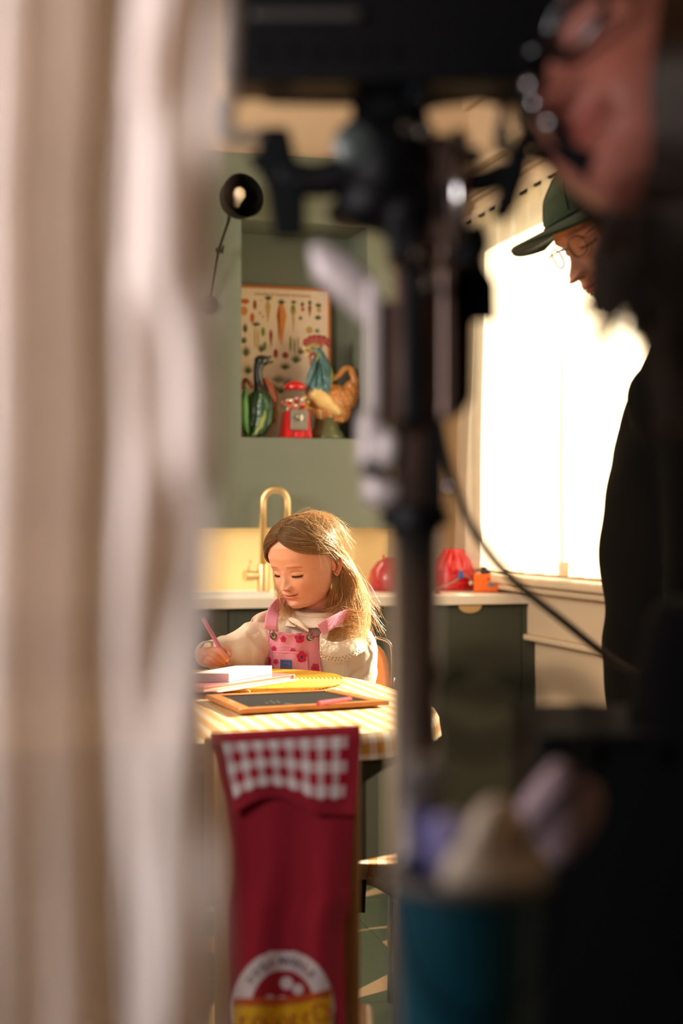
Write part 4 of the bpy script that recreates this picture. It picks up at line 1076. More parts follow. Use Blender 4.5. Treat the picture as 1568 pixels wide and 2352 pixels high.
def hair_mat(name, c1, c2, transl=.35, gl=.25, thin=0.0, vcol=False):
    m, nt, b, out = newmat(name); L = nt.links; nt.nodes.remove(b)
    tc = nt.nodes.new('ShaderNodeTexCoord'); n = nt.nodes.new('ShaderNodeTexNoise'); n.inputs['Scale'].default_value = 90; L.new(tc.outputs['Object'], n.inputs[0])
    mx = nt.nodes.new('ShaderNodeMix'); mx.data_type = 'RGBA'; mx.inputs[6].default_value = (*lin(c1), 1); mx.inputs[7].default_value = (*lin(c2), 1); L.new(n.outputs['Fac'], mx.inputs[0])
    d = nt.nodes.new('ShaderNodeBsdfDiffuse'); t = nt.nodes.new('ShaderNodeBsdfTranslucent'); g = nt.nodes.new('ShaderNodeBsdfGlossy'); g.inputs['Roughness'].default_value = .35; g.inputs[0].default_value = (1, .9, .75, 1)
    src = mx.outputs[2]
    if vcol:
        at = nt.nodes.new('ShaderNodeVertexColor'); at.layer_name = 'Col'; mu = nt.nodes.new('ShaderNodeMix'); mu.data_type = 'RGBA'; mu.blend_type = 'MULTIPLY'; mu.inputs[0].default_value = 1
        L.new(src, mu.inputs[6]); L.new(at.outputs[0], mu.inputs[7]); src = mu.outputs[2]
    for q in (d, t): L.new(src, q.inputs[0])
    a = nt.nodes.new('ShaderNodeMixShader'); a.inputs[0].default_value = transl; L.new(d.outputs[0], a.inputs[1]); L.new(t.outputs[0], a.inputs[2])
    b2 = nt.nodes.new('ShaderNodeMixShader'); b2.inputs[0].default_value = gl; L.new(a.outputs[0], b2.inputs[1]); L.new(g.outputs[0], b2.inputs[2])
    if thin:
        tr = nt.nodes.new('ShaderNodeBsdfTransparent'); b3 = nt.nodes.new('ShaderNodeMixShader'); b3.inputs[0].default_value = thin
        L.new(b2.outputs[0], b3.inputs[1]); L.new(tr.outputs[0], b3.inputs[2]); L.new(b3.outputs[0], out.inputs[0])
    else: L.new(b2.outputs[0], out.inputs[0])
    return m
def strand(mb, pts, r0, r1, c0=None, c1=None):
    """one lock of hair: a thin three-sided tapering tube"""
    n = len(pts); cl = None
    if c0 is not None:
        cl = []
        for i in range(n):
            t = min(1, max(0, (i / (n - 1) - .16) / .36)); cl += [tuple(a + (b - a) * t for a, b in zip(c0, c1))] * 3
    mb.tube(pts, [r0 + (r1 - r0) * i / (n - 1) for i in range(n)], 3, caps=False, col=cl)

# ================================================================== THE GIRL
GD = 3.10
gM = hmat(P(700, 1291, GD), 40, 15)
gh = Head('child', .187, gM, .42, nose=.082, nosew=.044, zn=.265, zm=.165)
girl = MB()
gh.build_into(girl)
body = MB()
nb = P(742, 1440, 3.17); 
body.tube([gh.tow((0, .10, .22)), gh.tow((0, .09, .05)) .lerp(nb, .3), nb, P(738, 1480, 3.18)], [.034, .034, .037, .05], 18)
body.ell(P(715, 1520, 3.17), (.092, .058, .115)).ell(P(712, 1620, 3.18), (.085, .06, .12)).ell(P(712, 1760, 3.18), (.10, .075, .08))
shL, shR = P(618, 1462, 3.16), P(812, 1470, 3.20)
body.tube([shL, P(560, 1515, 3.06), P(500, 1520, 3.02), P(478, 1508, 2.97)], [.034, .028, .024, .018], 14)
body.tube([shR, P(818, 1560, 3.19), P(818, 1690, 3.16), P(760, 1760, 3.0)], [.034, .028, .025, .018], 14)
body.ell(P(750, 1775, 2.97), (.026, .035, .014))
for k, x in ((-1, 670), (1, 760)):
    hp = P(x, 1790, 3.16); kn = P(x - 10 + k * 15, 1850, 2.86); kn.z = .545; ft = Vector((kn.x, kn.y + .03, .27))
    body.tube([hp, kn, ft, ft + Vector((0, -.08, -.02))], [.055, .045, .03, .022], 14)
body = body.blob(.004, 6)
hand = MB()
HD = 2.93
def hp_(px, py, dd=0): return P(px, py, HD + dd)
hand.tube([P(466, 1506, HD + .03), hp_(482, 1508, .012), hp_(492, 1508, .004)], [.018, .020, .017], 14)
hand.ell(hp_(492, 1507, .004), (.020, .017, .019))
hand.tube(bez([hp_(488, 1496, 0), hp_(503, 1495, -.012), hp_(515, 1505, -.016), hp_(523, 1520, -.012)], 4), [.0072, .0072, .007, .0068, .0068, .0066, .0064, .0062, .006, .0058, .0055, .005, .0042], 12)
hand.tube(bez([hp_(497, 1500, .012), hp_(512, 1490, .010), hp_(524, 1495, .004), hp_(526, 1508, -.002)], 4), [.008, .008, .0078, .0075, .0073, .0072, .007, .007, .007, .0068, .0064, .0056, .0046], 12)
hand.tube(bez([hp_(482, 1504, -.006), hp_(495, 1507, -.017), hp_(507, 1516, -.014), hp_(516, 1525, -.004)], 4), [.007, .007, .0068, .0066, .0064, .0062, .006, .006, .0058, .0056, .0054, .005, .0042], 12)
hand.tube(bez([hp_(478, 1513, -.006), hp_(488, 1517, -.015), hp_(498, 1523, -.012), hp_(506, 1527, -.002)], 4), [.0067, .0066, .0064, .0062, .006, .006, .0058, .0056, .0054, .0052, .005, .0046, .0038], 12)
hand.tube(bez([hp_(474, 1519, -.002), hp_(481, 1524, -.010), hp_(489, 1527, -.006), hp_(494, 1528, .0)], 4), [.007, .0068, .0066, .0064, .0062, .006, .0058, .0056, .0054, .005, .0048, .0045, .0038], 12)
hand = hand.blob(.0012, 2)
girl.add(body.v, body.f, 0, None, (1, 1, 1)); girl.add(hand.v, hand.f, 0, None, (1, .86, .82))
sk_girl = skin_mat('child_skin', '#dda486', .14, .48)
G_ = thing('person', 'young blonde girl in pink flowered dungarees writing at the table', 'person', P(712, 1780, 3.16) * 1.0)
girl.build('body', sk_girl, G_, smooth=True)
lm = MB(); gh.lashes(lm, 24, .026); lm.build('eyelashes', mat('lash_brown', '#3a2418', .6), G_, smooth=True)
# nails
nl = mat('nail_pink', '#e8b09a', .3)
MB().ell(hp_(525, 1503, -.0065), (.0042, .0018, .0052)).build('fingernail', nl, G_, smooth=True)
MB().ell(hp_(522, 1516, -.0175), (.0034, .0015, .0044)).build('fingernail', nl, G_, smooth=True)
# ---- hair
hc1, hc2 = '#efd09a', '#fff0d2'
hm = hair_mat('blonde_hair', hc1, hc2, .70, .07, .34, True)
def hairline(p):
    """true where the scalp carries hair (normalised head coordinates)"""
    x, y, z = p; ax = abs(x)
    if y < 0:
        fr = -y / .42
        lim = .87 - .20 * sst(.10, .30, ax) - .10 * sst(.30, .38, ax)
        if fr < .30: lim = min(lim, .62)
        return z > lim
    return z > .60 - .52 * sst(.0, .17, y)
cp = MB(); gh.cap(cp, .020, lambda p: hairline(p + Vector((0, 0, -.055))), zmin=.06, rows=110, cols=150); 
cp.build('scalp_hair', hair_mat('hair_undercoat', '#8d6236', '#b98a50', .2, .05), G_, smooth=True)
hr = MB(); rh = random.Random(11)
def rn(a, b): return rh.uniform(a, b)
inv = gM.inverted()
def scalp_path(T_, C_, E_, n, off):
    out = []
    for i in range(n + 1):
        t = i / n; d = T_ * (1 - t) ** 2 + C_ * 2 * t * (1 - t) + E_ * t * t
        o_ = off + .012 * sin(pi * t)
        out.append(gh.tow(gh.surfdir(d, o_)))
    return out
NS = 6400
for i in range(NS):
    sd = 1 if rh.random() < .62 else -1
    y0 = rn(-.36, .30); T_ = Vector((sd * rn(.0, .03) - .02, y0, .44 - .25 * abs(y0)))
    if y0 < -.26: T_.z = rn(.35, .44)
    k = (y0 + .36) / .66            # 0 front .. 1 back
    if sd > 0:
        C_ = Vector((rn(.24, .36), -.42 + .60 * k + rn(-.06, .05), rn(.24, .36) + .08 * k))
        E_ = Vector((.34, rn(.05, .14) + .28 * k, rn(.10, .20) - .16 * k))
    else:
        C_ = Vector((-rn(.24, .36), -.42 + .60 * k + rn(-.05, .05), rn(.20, .34) + .08 * k))
        E_ = Vector((-.34, rn(-.04, .16) + .28 * k, rn(-.02, .14) - .06 * k))
    front = rh.random() < .22
    if front:       # locks swept from the parting over the temple to the ear
        q_ = rn(0, 1); T_ = Vector((sd * rn(0, .06) - .02, -.36 + .05 * q_, .36 + .08 * q_))
        if sd > 0: C_ = Vector((.27 + .06 * q_, -.44 + .06 * q_, .16 + .16 * q_)); E_ = Vector((.345, rn(.0, .05), .085 + .07 * q_ + rn(-.01, .01)))
        else: C_ = Vector((-.30 - .05 * q_, -.40 + .08 * q_, .10 + .18 * q_)); E_ = Vector((-.35, rn(-.12, .0), .0 + .10 * q_))
    path = scalp_path(T_, C_, E_, 13, .012 + rn(0, .035) * (.6 if front else 1))
    e = path[-1]; dr = (path[-1] - path[-2]).normalized()
    if sd > 0:
        tgx = rn(752, 842); q = rh.random()
        tg = P(tgx, rn(1395, 1478), rn(3.06, 3.24)); md = P(776 + (tgx - 752) * .62, rn(1325, 1360), 3.13 + rn(-.04, .06))
        cu_ = rn(-.006, .010); cv = rn(.004, .016)
        tail = bez([e, e.lerp(md, .5) + dr * .012, md, md.lerp(tg, .55) + Vector((cu_, rn(-.01, .01), 0)), tg, tg + Vector((-cu_ * 1.2 + rn(-.010, .004), rn(-.008, .004), rn(-.006, .004)))], 4)
        # a loose wave that widens towards the ends
        ph = rn(0, .9)
        ph = tgx * .09; tail = [p + Vector((sin(j * .62 + ph) * .0060 * j / 15, cos(j * .6 + ph) * .005 * j / 15, 0)) for j, p in enumerate(tail)]
    else:
        tg = P(rn(640, 700), rn(1380, 1432), rn(3.10, 3.22)); md = e.lerp(tg, .5) + Vector((rn(-.01, .01), rn(.0, .03), 0))
        tail = bez([e, md, tg], 5)
    g_ = rn(.75, 1.15); strand(hr, path + (tail[1:] if (sd < 0 or rh.random() < .55) else tail[1:4]), rn(.0005, .00095), .00025, (.46 * g_, .31 * g_, .19 * g_), (1, .95, .86))  # tails paler than roots: sunlight put into the strand colour
for i in range(420):      # under layer behind the ear
    s_ = gh.tow((.36, rn(.03, .24), rn(.38, .50))); md = gh.tow((.34, rn(.03, .22), rn(.12, .26))); e = P(rn(742, 800), rn(1388, 1440), 3.12 + rn(-.02, .03)); g_ = rn(.8, 1.1)
    strand(hr, bez([s_, md, e, e + Vector((rn(-.004, .006), 0, -.02))], 6), rn(.0005, .0009), .0003, (.62 * g_, .46 * g_, .30 * g_), (1, .93, .80))  # paler ends again carry painted sunlight
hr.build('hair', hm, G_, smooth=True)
fl_ = MB()
for i in range(110):      # flyaways
    sd = 1
    a = rn(-.3, .5); T_ = Vector((rn(-.1, .1), rn(-.2, .4), .4)); E_ = Vector((rn(.1, .4), rn(-.1, .5), rn(-.1, .35)))
    p0 = gh.tow(gh.surfdir(T_, .05)); p1 = gh.tow(gh.surfdir(T_.lerp(E_, .5), .07 + rn(0, .05))); p2 = gh.tow(gh.surfdir(E_, .06 + rn(0, .16)))
    strand(fl_, bez([p0, p1, p2], 5), .0003, .00012)
for i in range(150):
    tgx = rn(800, 850); s_ = P(rn(785, 822), rn(1290, 1370), 3.15 + rn(-.03, .03)); e = P(tgx + rn(0, 42), rn(1375, 1470), 3.13 + rn(-.05, .05))
    strand(fl_, bez([s_, s_.lerp(e, .5) + Vector((rn(-.004, .012), 0, rn(-.01, .01))), e, e + Vector((rn(-.015, .015), 0, rn(-.015, .02)))], 5), .0004, .00015)
for i in range(24):       # wisps over the viewer's left shoulder
    s_ = gh.tow((-.30, .10, .25)); e = P(rn(632, 672), rn(1400, 1450), 3.05)
    strand(fl_, bez([s_, P(rn(640, 665), rn(1365, 1385), 3.08), e], 6), .0004, .00015)
fl_.build('loose_hair', hair_mat('pale_loose_hair', '#d9a866', '#f0cf98', .5, .2), G_, smooth=True)

# ---- clothes
m_bl_ = mat('cream_cotton', '#f0dfc8', .85, var=.05, scale=40, bump=.35, bscale=160, sheen=.2)
def folds(p, amp=.004, f=70):
    n_ = mnoise.noise(p * 16) * 2.2
    return p + Vector((sin((p.z * .6 + p.x) * f + n_ * 2), sin((p.z * .6 - p.x) * f + n_ * 3) - .3, .4 * sin(p.x * f + n_))) * amp * .5 + Vector((mnoise.noise(p * 28), mnoise.noise(p * 28 + Vector((3, 3, 3))), mnoise.noise(p * 28 + Vector((7, 1, 3))))) * amp
bl = MB()
bl.ell(P(712, 1512, 3.155), (.108, .085, .125)).ell(P(640, 1490, 3.135), (.062, .07, .07)).ell(P(790, 1490, 3.165), (.075, .075, .07)).ell(P(712, 1620, 3.17), (.1, .08, .14)).ell(P(715, 1458, 3.16), (.085, .07, .05))
bl = bl.blob(.004, 8); bl.warp(lambda p: folds(p, .003, 60)); bl.build('blouse', m_bl_, G_, smooth=True)
def sleeve(pts, rad, nm, f=80, amp=.007):
    s_ = MB().tube(bez(pts, 6), rad, 30).blob(.0032, 4)
    s_.warp(lambda p: folds(p, amp, f)); return s_.build(nm, m_bl_, G_, smooth=True)
def ramp(vals, n):
    out = []
    for i in range(n):
        t = i / (n - 1) * (len(vals) - 1); k = min(int(t), len(vals) - 2); out.append(vals[k] + (vals[k + 1] - vals[k]) * (t - k))
    return out
sleeve([P(618, 1452, 3.13), P(585, 1478, 3.09), P(550, 1500, 3.05), P(513, 1500, 3.01), P(478, 1497, 2.98)], ramp([.040, .050, .050, .038, .026], 25), 'sleeve', amp=.0055)
sleeve([P(800, 1466, 3.15), P(812, 1505, 3.15), P(816, 1560, 3.16), P(822, 1660, 3.14), P(775, 1745, 3.03)], ramp([.042, .046, .048, .046, .030], 25), 'sleeve')
MB().tube([P(474, 1502, 2.975), P(480, 1502, 2.965)], .026, 20, caps=False).build('cuff', m_bl_, G_, smooth=True, solid=.003)
# shoulder ruffles: layered flounces, scalloped edge with eyelets
def flounce(pth, wdir, wd, nm, wave=.006, k=26, scal=14):
    c = bez(pth, 10); n = len(c) - 1
    def f(u, v):
        i = u * n; a = c[min(int(i), n)]; b = c[min(int(i) + 1, n)]; p = a.lerp(b, i - int(i)); d = wdir(u)
        ed = 1 - .05 * abs(sin(pi * u * scal))
        return p + d * wd(u) * v * ed + Vector((0, -1, 0)) * (wave * sin(k * u + 1) * v + .010 * sin(pi * v) * .6)
    MB().grid(f, 150, 14).build(nm, m_bl_, G_, smooth=True, solid=.0015)
    ey = MB()
    for i in range(scal * 2):
        for v in (.78, .90):
            u = (i + .5 + (.5 if v > .8 else 0)) / (scal * 2)
            if u >= 1: continue
            p = f(u, v); ey.ell(p + Vector((0, -.0012, 0)), (.0016, .0006, .0017), n=6, m=4)
    return ey
eyel = mat('eyelet_hole_shade', '#9c8263', .9)  # dark dots painted in for the shade inside the eyelet holes
NP = P(728, 1410, 3.13)
e1 = flounce([P(770, 1412, 3.12), P(752, 1440, 3.055), P(735, 1462, 3.025), P(770, 1475, 3.045), P(815, 1465, 3.08), P(838, 1470, 3.14)],
             lambda u: Vector((-.25 + .75 * u, -.18, -1)).normalized(), lambda u: .012 + .034 * sin(pi * min(1, u * 1.0)) ** .6, 'ruffle', .004, 18, 16)
e2 = flounce([P(664, 1418, 3.055), P(680, 1422, 3.045), P(694, 1430, 3.04), P(708, 1446, 3.035)],
             lambda u: Vector((-.15 + .3 * u, -.1, -1)).normalized(), lambda u: .005 + .012 * sin(pi * u) ** .6, 'ruffle', .002, 10, 6)
e3 = flounce([P(640, 1392, 3.12), P(612, 1402, 3.10), P(588, 1412, 3.09), P(577, 1425, 3.08), P(586, 1448, 3.06)],
             lambda u: Vector((-.35 + .5 * u, -.15, -1)).normalized(), lambda u: .022 + .03 * u, 'ruffle', .005, 16, 10)
for e in (e1, e2, e3): e.build('eyelets', eyel, G_, smooth=True)['kind'] = 'stuff'
# embroidered dots and a ladder trim on the sleeves
emb = MB()
for i in range(26):
    for j in range(3): emb.ell(P(546 + i * 1.9 - j * 1, 1452 + abs(26 - i) * 1.15 + j * 4.2, 3.085 - .052), (.0009, .0008, .0009), n=6, m=4)
for i in range(22):
    for j in range(2): emb.ell(P(789 + j * 5, 1478 + i * 4, 3.085), (.0013, .001, .001), n=6, m=4)
emb.build('embroidery', mat('white_thread', '#fff6e6', .8), G_, smooth=True)['kind'] = 'stuff'
# neckband
nbp = [P(728 + 48 * cos(a), 1405 + 9 * sin(a) * 1, 3.13 + .05 * -sin(a)) for a in [2 * pi * i / 40 for i in range(40)]]
MB().tube(nbp, .006, 8, closed=True).build('neckband', m_bl_, G_, smooth=True)
MB().grid(lambda u, v: P(728 + (48 + 34 * v) * cos(2 * pi * u), 1407 + 9 * sin(2 * pi * u) + 26 * v, 3.13 - (.05 + .035 * v) * sin(2 * pi * u)), 60, 10, closeu=True).build('yoke', m_bl_, G_, smooth=True)
# dungarees
m_dn = mat('pink_denim', '#e89ab4', .85, var=.06, scale=70, bump=.35, bscale=500)
m_fl = mat('poppy_red_print', '#cf2450', .85, var=.08, scale=100)
m_bc = mat('print_blue', '#25558f', .85, var=.1, scale=100)
def bibp(px, py, off=0.0):
    """a point on the bib, off = distance in front of it"""
    v = (py - 1450) / 100; L_ = 614 - 2 * v; R_ = 730 + 14 * max(0, v) ** 1.4; u = (px - L_) / (R_ - L_)
    d = 3.022 + .030 * (2 * u - 1) ** 2 + .012 * v - .0025 * sin(px * .16 + py * .05) * .5 - off
    return P(px, py, d)
def bibf(u, v):
    top = 1449 + 5 * u + 3 * sin(pi * u); vv = v; L_ = 616 - 4 * v; R_ = 729 + 15 * v ** 1.4 + 6 * max(0, v - .6)
    cut = 9 * math.exp(-(u / .07) ** 2) + 9 * math.exp(-((1 - u) / .07) ** 2)
    py = top + (1575 - top) * v; px = L_ + (R_ - L_) * u
    return bibp(px, py)
MB().grid(bibf, 60, 60).build('bib', m_dn, G_, smooth=True, solid=.002)
MB().grid(lambda u, v: bibp(612 + 140 * u, 1574 + 130 * v, -.004 - .02 * v), 30, 30).build('waist', m_dn, G_, smooth=True, solid=.002)
for k, x in ((-1, 670), (1, 760)):
    hp = P(x, 1780, 3.16); kn = P(x - 10 + k * 15, 1850, 2.86); kn.z = .55; ft = Vector((kn.x, kn.y + .03, .31))
    MB().tube(bez([hp, hp.lerp(kn, .5), kn + Vector((0, 0, .0)), ft], 5), ramp([.066, .062, .054, .046], 16), 18).blob(.005, 4).build('trouser_leg', m_dn, G_, smooth=True)
# pocket, hems, stitched seams
def strip(pts, w_, off, m, nm, th=.0012):
    c = pts
    MB().tube([bibp(x, y, off) for x, y in c], w_, 8, flat=.6).build(nm, m, G_, smooth=True)
MB().grid(lambda u, v: bibp(625 + 81 * u + 5 * v, 1496 + 70 * v + 2 * u, .0032), 24, 20).build('pocket', m_dn, G_, smooth=True, solid=.0016)
strip([(625 + 81 * i / 10, 1497.5 + 2 * i / 10) for i in range(11)], .0022, .0036, m_dn, 'pocket_hem')
strip([(617 + 111 * i / 20, 1453 + 4 * i / 20 + 2.5 * sin(pi * i / 20)) for i in range(21)], .0022, .0012, m_dn, 'bib_hem')
strip([(617 - .04 * i * 5, 1455 + 5 * i) for i in range(24)], .002, .0012, m_dn, 'seam')
strip([(727.5 + 15 * ((5 * i) / 120) ** 1.4, 1457 + 5 * i) for i in range(23)], .002, .0012, m_dn, 'seam')
strip([(707 + .07 * i * 5, 1500 + 5 * i) for i in range(14)], .0006, .0052, mat('dark_stitch', '#a04a66', .8), 'stitching')
strip([(640 + i * 8, 1486 - 2.5 * sin(i * .9)) for i in range(8)], .0018, .0006, m_dn, 'crease')
def flower(px, py, r, off, sy=1.15, n_=5, clip=None):
    cpt = []; N_ = 40; fb_ = MB()
    for i in range(N_):
        a = 2 * pi * i / N_ + px; rr = r * (.80 + .24 * abs(cos(n_ * a / 2 + py)) ** .6 + .05 * cos((n_ + 2) * a + px))
        x, y = px + rr * cos(a), py + rr * sin(a) * sy
        if clip: y = max(y, clip)
        cpt.append(bibp(x, y, off))
    fb_.add([bibp(px, py, off)] + cpt, [(0, i + 1, (i + 1) % N_ + 1) for i in range(N_)], 0)
    cpt = []
    for i in range(10):
        a = 2 * pi * i / 10; rr = r * .27 * (1 + .35 * cos(3 * a + px)); cpt.append(bibp(px + rr * cos(a), py + rr * sin(a), off + .0004))
    fb_.build('flower_print', m_fl, G_)
    MB().add([bibp(px, py, off + .0004)] + cpt, [(0, i + 1, (i + 1) % 10 + 1) for i in range(10)]).build('flower_centre', m_bc, G_)
for a in ((650, 1468, 6.5, .0022), (688, 1465, 11, .0024, 1.15, 5, 1455), (629, 1490, 5.5, .0022), (672, 1497, 7, .0020), (633, 1520, 5.8, .0052), (693, 1509, 11.5, .0054), (618, 1519, 4.5, .0024, 2.2), (724, 1535, 9.5, .0026), (687, 1547, 7.5, .0054), (643, 1549, 6, .0054), (738, 1495, 4, .002)):
    flower(*a)
pt_ = MB().grid(lambda u, v: bibp(643.5 + 26 * u, 1515.5 + 24 * v + .8 * u, .0062), 8, 8).build('patch', mat('blue_patch', '#1f5f92', .8, var=.05), G_, solid=.001)
pr_ = mat('patch_lettering', '#b04a6a', .7)
cpt_ = bibp(656.5, 1524, .0078); cp2 = bibp(656.5, 1532, .0078)
text('lettering', 'Sweep', pr_, cpt_, rotm(pi / 2, 0, radians(-16)), .0075, G_)
text('lettering', 'flowers', pr_, cp2, rotm(pi / 2, 0, radians(-16)), .0065, G_)
# straps
def ribbon(pts, w_, nm, m=m_dn, wv=None):
    c = bez(pts, 8); n = len(c) - 1
    def f(u, v):
        i = min(int(v * n), n - 1); p = c[i].lerp(c[i + 1], v * n - i); t = (c[i + 1] - c[i]).normalized()
        vw = Vector((0, 1, 0)) if p.y < 3.14 else Vector((0, .3, 1)); s_ = t.cross(Vector((0, 1, .25))).normalized()
        return p + s_ * (u - .5) * w_
    return MB().grid(f, 8, 60).build(nm, m, G_, smooth=True, solid=.003)
ribbon([P(621, 1446, 3.020), P(622, 1432, 3.020), P(626, 1412, 3.04), P(634, 1394, 3.075), P(646, 1384, 3.11), P(655, 1392, 3.17), P(660, 1440, 3.24)], .027, 'strap')
ribbon([P(735, 1447, 3.012), P(752, 1436, 3.018), P(772, 1424, 3.04), P(795, 1412, 3.08), P(812, 1412, 3.13), P(815, 1440, 3.22)], .026, 'strap')
mtl = mat('antique_nickel', '#8f8a84', .3, 1.0, var=.1)
def buckle(c, ax_, sc=1.0, flip=1):
    """wire loop buckle: square frame, waist and keyhole ring; ax_ points along the strap (up), in px"""
    ux, uy = ax_; vx, vy = -uy, ux
    def q(a, b): return bibp(c[0] + (a * vx + b * ux) * sc, c[1] + (a * vy + b * uy) * sc, .012)
    pts = [(-4, -1), (-7, 3), (-6.5, 8), (-4.5, 11), (-7, 14), (-12, 15), (-13, 19), (-13, 31), (-11, 33), (11, 33), (13, 31), (13, 19), (12, 15), (7, 14), (4.5, 11), (6.5, 8), (7, 3), (4, -1), (0, -3)]
    return MB().tube([q(a, b) for a, b in pts], .0011, 8, closed=True)
buckle((624, 1456), (0.0, -.72), 1).build('buckle', mtl, G_, smooth=True)
buckle((714, 1464), (.70 * .8, -.60 * .8), 1.0).build('buckle', mtl, G_, smooth=True)
for x, y in ((627, 1460), (711.5, 1465)):
    c = bibp(x, y, .006)
    MB().lathe([(.0072, 0), (.0072, .002), (.006, .0038), (.0045, .003), (.002, .0034), (0, .0042)], c, rotm(pi / 2, 0, 0), n=24).build('button', mtl, G_, auto=50)
    MB().lathe([(.0068, -.003), (.0068, 0)], c + Vector((.001, .0, -.0035)), rotm(pi / 2 + .3, 0, 0), n=6).build('button_shank', mtl, G_)
# ---- pencil
pn = thing('pencil', 'pink pencil held in the girl\'s hand', 'pencil', P(527, 1528, HD - .006))
p0, p1 = P(528, 1529, HD - .008), P(466, 1420, HD - .002); dv = (p1 - p0)
MB().tube([p0 + dv * .08, p1], .0047, 8).build('shaft', mat('pink_lacquer', '#dd7fa6', .25, var=.03, coat=.5), pn, auto=50)
MB().tube([p0, p0 + dv * .08], [.0007, .0046], 8).build('tip', mat('violet_tip', '#c77fb8', .4), pn, smooth=True)
# ---- her chair
chg = thing('chair', 'plywood chair with chrome frame that the girl sits on', 'chair', Vector((.0, 3.3, 0)))
m_ply = wood('plywood', '#d08a4e', .82, .4)
cb0 = P(812, 1535, 3.345)
def cbk(u, v):
    a = (u - .5) * 2; wd = .155; x = cb0.x - .07 + a * wd; z = .60 + .295 * v
    return Vector((x, 3.335 - .035 * a * a + .01 * v, z))
pts = []
bkm = MB()
pl = []
for i in range(40):
    t = 2 * pi * i / 40; c_, s_ = cos(t), sin(t); pl.append((.5 + .5 * abs(c_) ** .45 * (1 if c_ > 0 else -1), .5 + .5 * abs(s_) ** .45 * (1 if s_ > 0 else -1)))
Vf = [cbk(u, v) for u, v in pl]; Vb = [p + Vector((0, .010, 0)) for p in Vf]
cF, cB = cbk(.5, .5), cbk(.5, .5) + Vector((0, .01, 0))
rows_ = 9
V = []; Fc = []
for lay, off in ((0, 0), (1, .010)):
    for j in range(rows_ + 1):
        k = j / rows_
        for (u, v) in pl: V.append(cbk(.5 + (u - .5) * k, .5 + (v - .5) * k) + Vector((0, off, 0)))
nn = 40; LW = (rows_ + 1) * nn
for j in range(rows_):
    for i in range(nn):
        k = (i + 1) % nn
        Fc.append((j * nn + i, j * nn + k, (j + 1) * nn + k, (j + 1) * nn + i)); Fc.append((LW + j * nn + k, LW + j * nn + i, LW + (j + 1) * nn + i, LW + (j + 1) * nn + k))
for i in range(nn):
    k = (i + 1) % nn; Fc.append((rows_ * nn + i, rows_ * nn + k, LW + rows_ * nn + k, LW + rows_ * nn + i))
MB().add(V, Fc).build('backrest', m_ply, chg, smooth=True)
cx_ = cb0.x - .07; sz = .50
MB().box((cx_, 3.16, sz), (.34, .32, .014)).build('seat', m_ply, chg, bevel=.006, segs=3)
for sd in (-1, 1):
    x = cx_ + sd * .16
    MB().tube(bez([Vector((x, 3.360, .80)), Vector((x, 3.36, .70)), Vector((x, 3.33, .50)), Vector((x, 3.40, .02))], 6), .009, 12).build('rear_leg', M['chrome'], chg, smooth=True)
    MB().tube([Vector((x, 3.04, .49)), Vector((x, 2.99, .012))], .009, 12).build('front_leg', M['chrome'], chg, smooth=True)
MB().tube(bez([Vector((cx_ + .120, 3.347, .896)), Vector((cx_ + .152, 3.347, .884)), Vector((cx_ + .160, 3.347, .855)), Vector((cx_ + .160, 3.347, .76))], 5), .004, 10).build('back_tube', M['chrome'], chg, smooth=True)

# ================================================================== RED APRON ON A CHAIR, STOOL
AD = 1.66
ac = thing('wooden_chair', 'pale wooden chair in front of the table with the red apron over its back', 'chair', (P(660, 1700, AD + .05).x, AD + .16, 0))
m_pw = wood('pale_beech', '#c59a66', .8, .5, stretch=(30, 30, 2))
zt_ = P(0, 1708, AD).z
xl, xr = P(520, 0, AD + .03).x, P(800, 0, AD + .03).x
for x in (xl, xr): MB().tube(bez([Vector((x, AD + .09, 0)), Vector((x, AD + .07, .45)), Vector((x, AD + .035, zt_ - .015))], 6), .014, 12).build('rear_leg', m_pw, ac, smooth=True)
MB().box(((xl + xr) / 2, AD + .035, zt_ - .03), (xr - xl + .02, .02, .06)).build('back_rail', m_pw, ac, bevel=.006, segs=3)
MB().box((xl + .012, AD + .05, zt_ - .10), (.075, .012, .20)).build('back_slat', m_pw, ac, bevel=.004)
MB().box(((xl + xr) / 2, AD + .055, zt_ - .26), (xr - xl + .02, .016, .05)).build('back_rail', m_pw, ac, bevel=.005)
MB().box(((xl + xr) / 2 - .01, AD + .24, .45), (.24, .36, .03)).build('seat', m_pw, ac, bevel=.01, segs=3)
for x in (xl, xr): MB().tube([Vector((x, AD + .38, 0)), Vector((x, AD + .38, .44))], .013, 12).build('front_leg', m_pw, ac, smooth=True)
ap = thing('red_apron', 'red cotton apron with gingham top band hanging over the wooden chair back', 'apron', P(660, 2352, AD - .02))
m_rc = mat('red_cotton', '#a8122a', .85, var=.08, scale=30, bump=.3, bscale=300, sheen=.1)
def edge(tab, y): return lerp_tab(tab, y)
LE = [(1690, 488), (1760, 503), (1850, 522), (1950, 536), (2000, 538), (2100, 526), (2250, 530), (2400, 530)]
RE = [(1685, 829), (1760, 825), (1850, 817), (1950, 808), (2020, 803), (2060, 806), (2130, 787), (2250, 790), (2400, 792)]
def panel(y0, y1, off, fold, li=0, ri=0, phase=0, bot=None):
    def f(u, v):
        yb = y1 if bot is None else bot(u)
        yt = 1706 - 18 * u
        y = yt + (yb - yt) * v
        xl_, xr_ = edge(LE, y) + li, edge(RE, y) - ri
        d = AD - off + fold * (sin(u * 13 + phase + 1.6 * v) * .6 + .5 * sin(u * 7.5 - 2.2 * v + phase)) * min(1, v * 1.6) - .02 * v * (0 if li else 1)
        return P(xl_ + (xr_ - xl_) * u, y, d)
    return f
fm = panel(1700, 2420, .0, .016)
MB().grid(fm, 90, 120).build('skirt', m_rc, ap, smooth=True, solid=.0016)
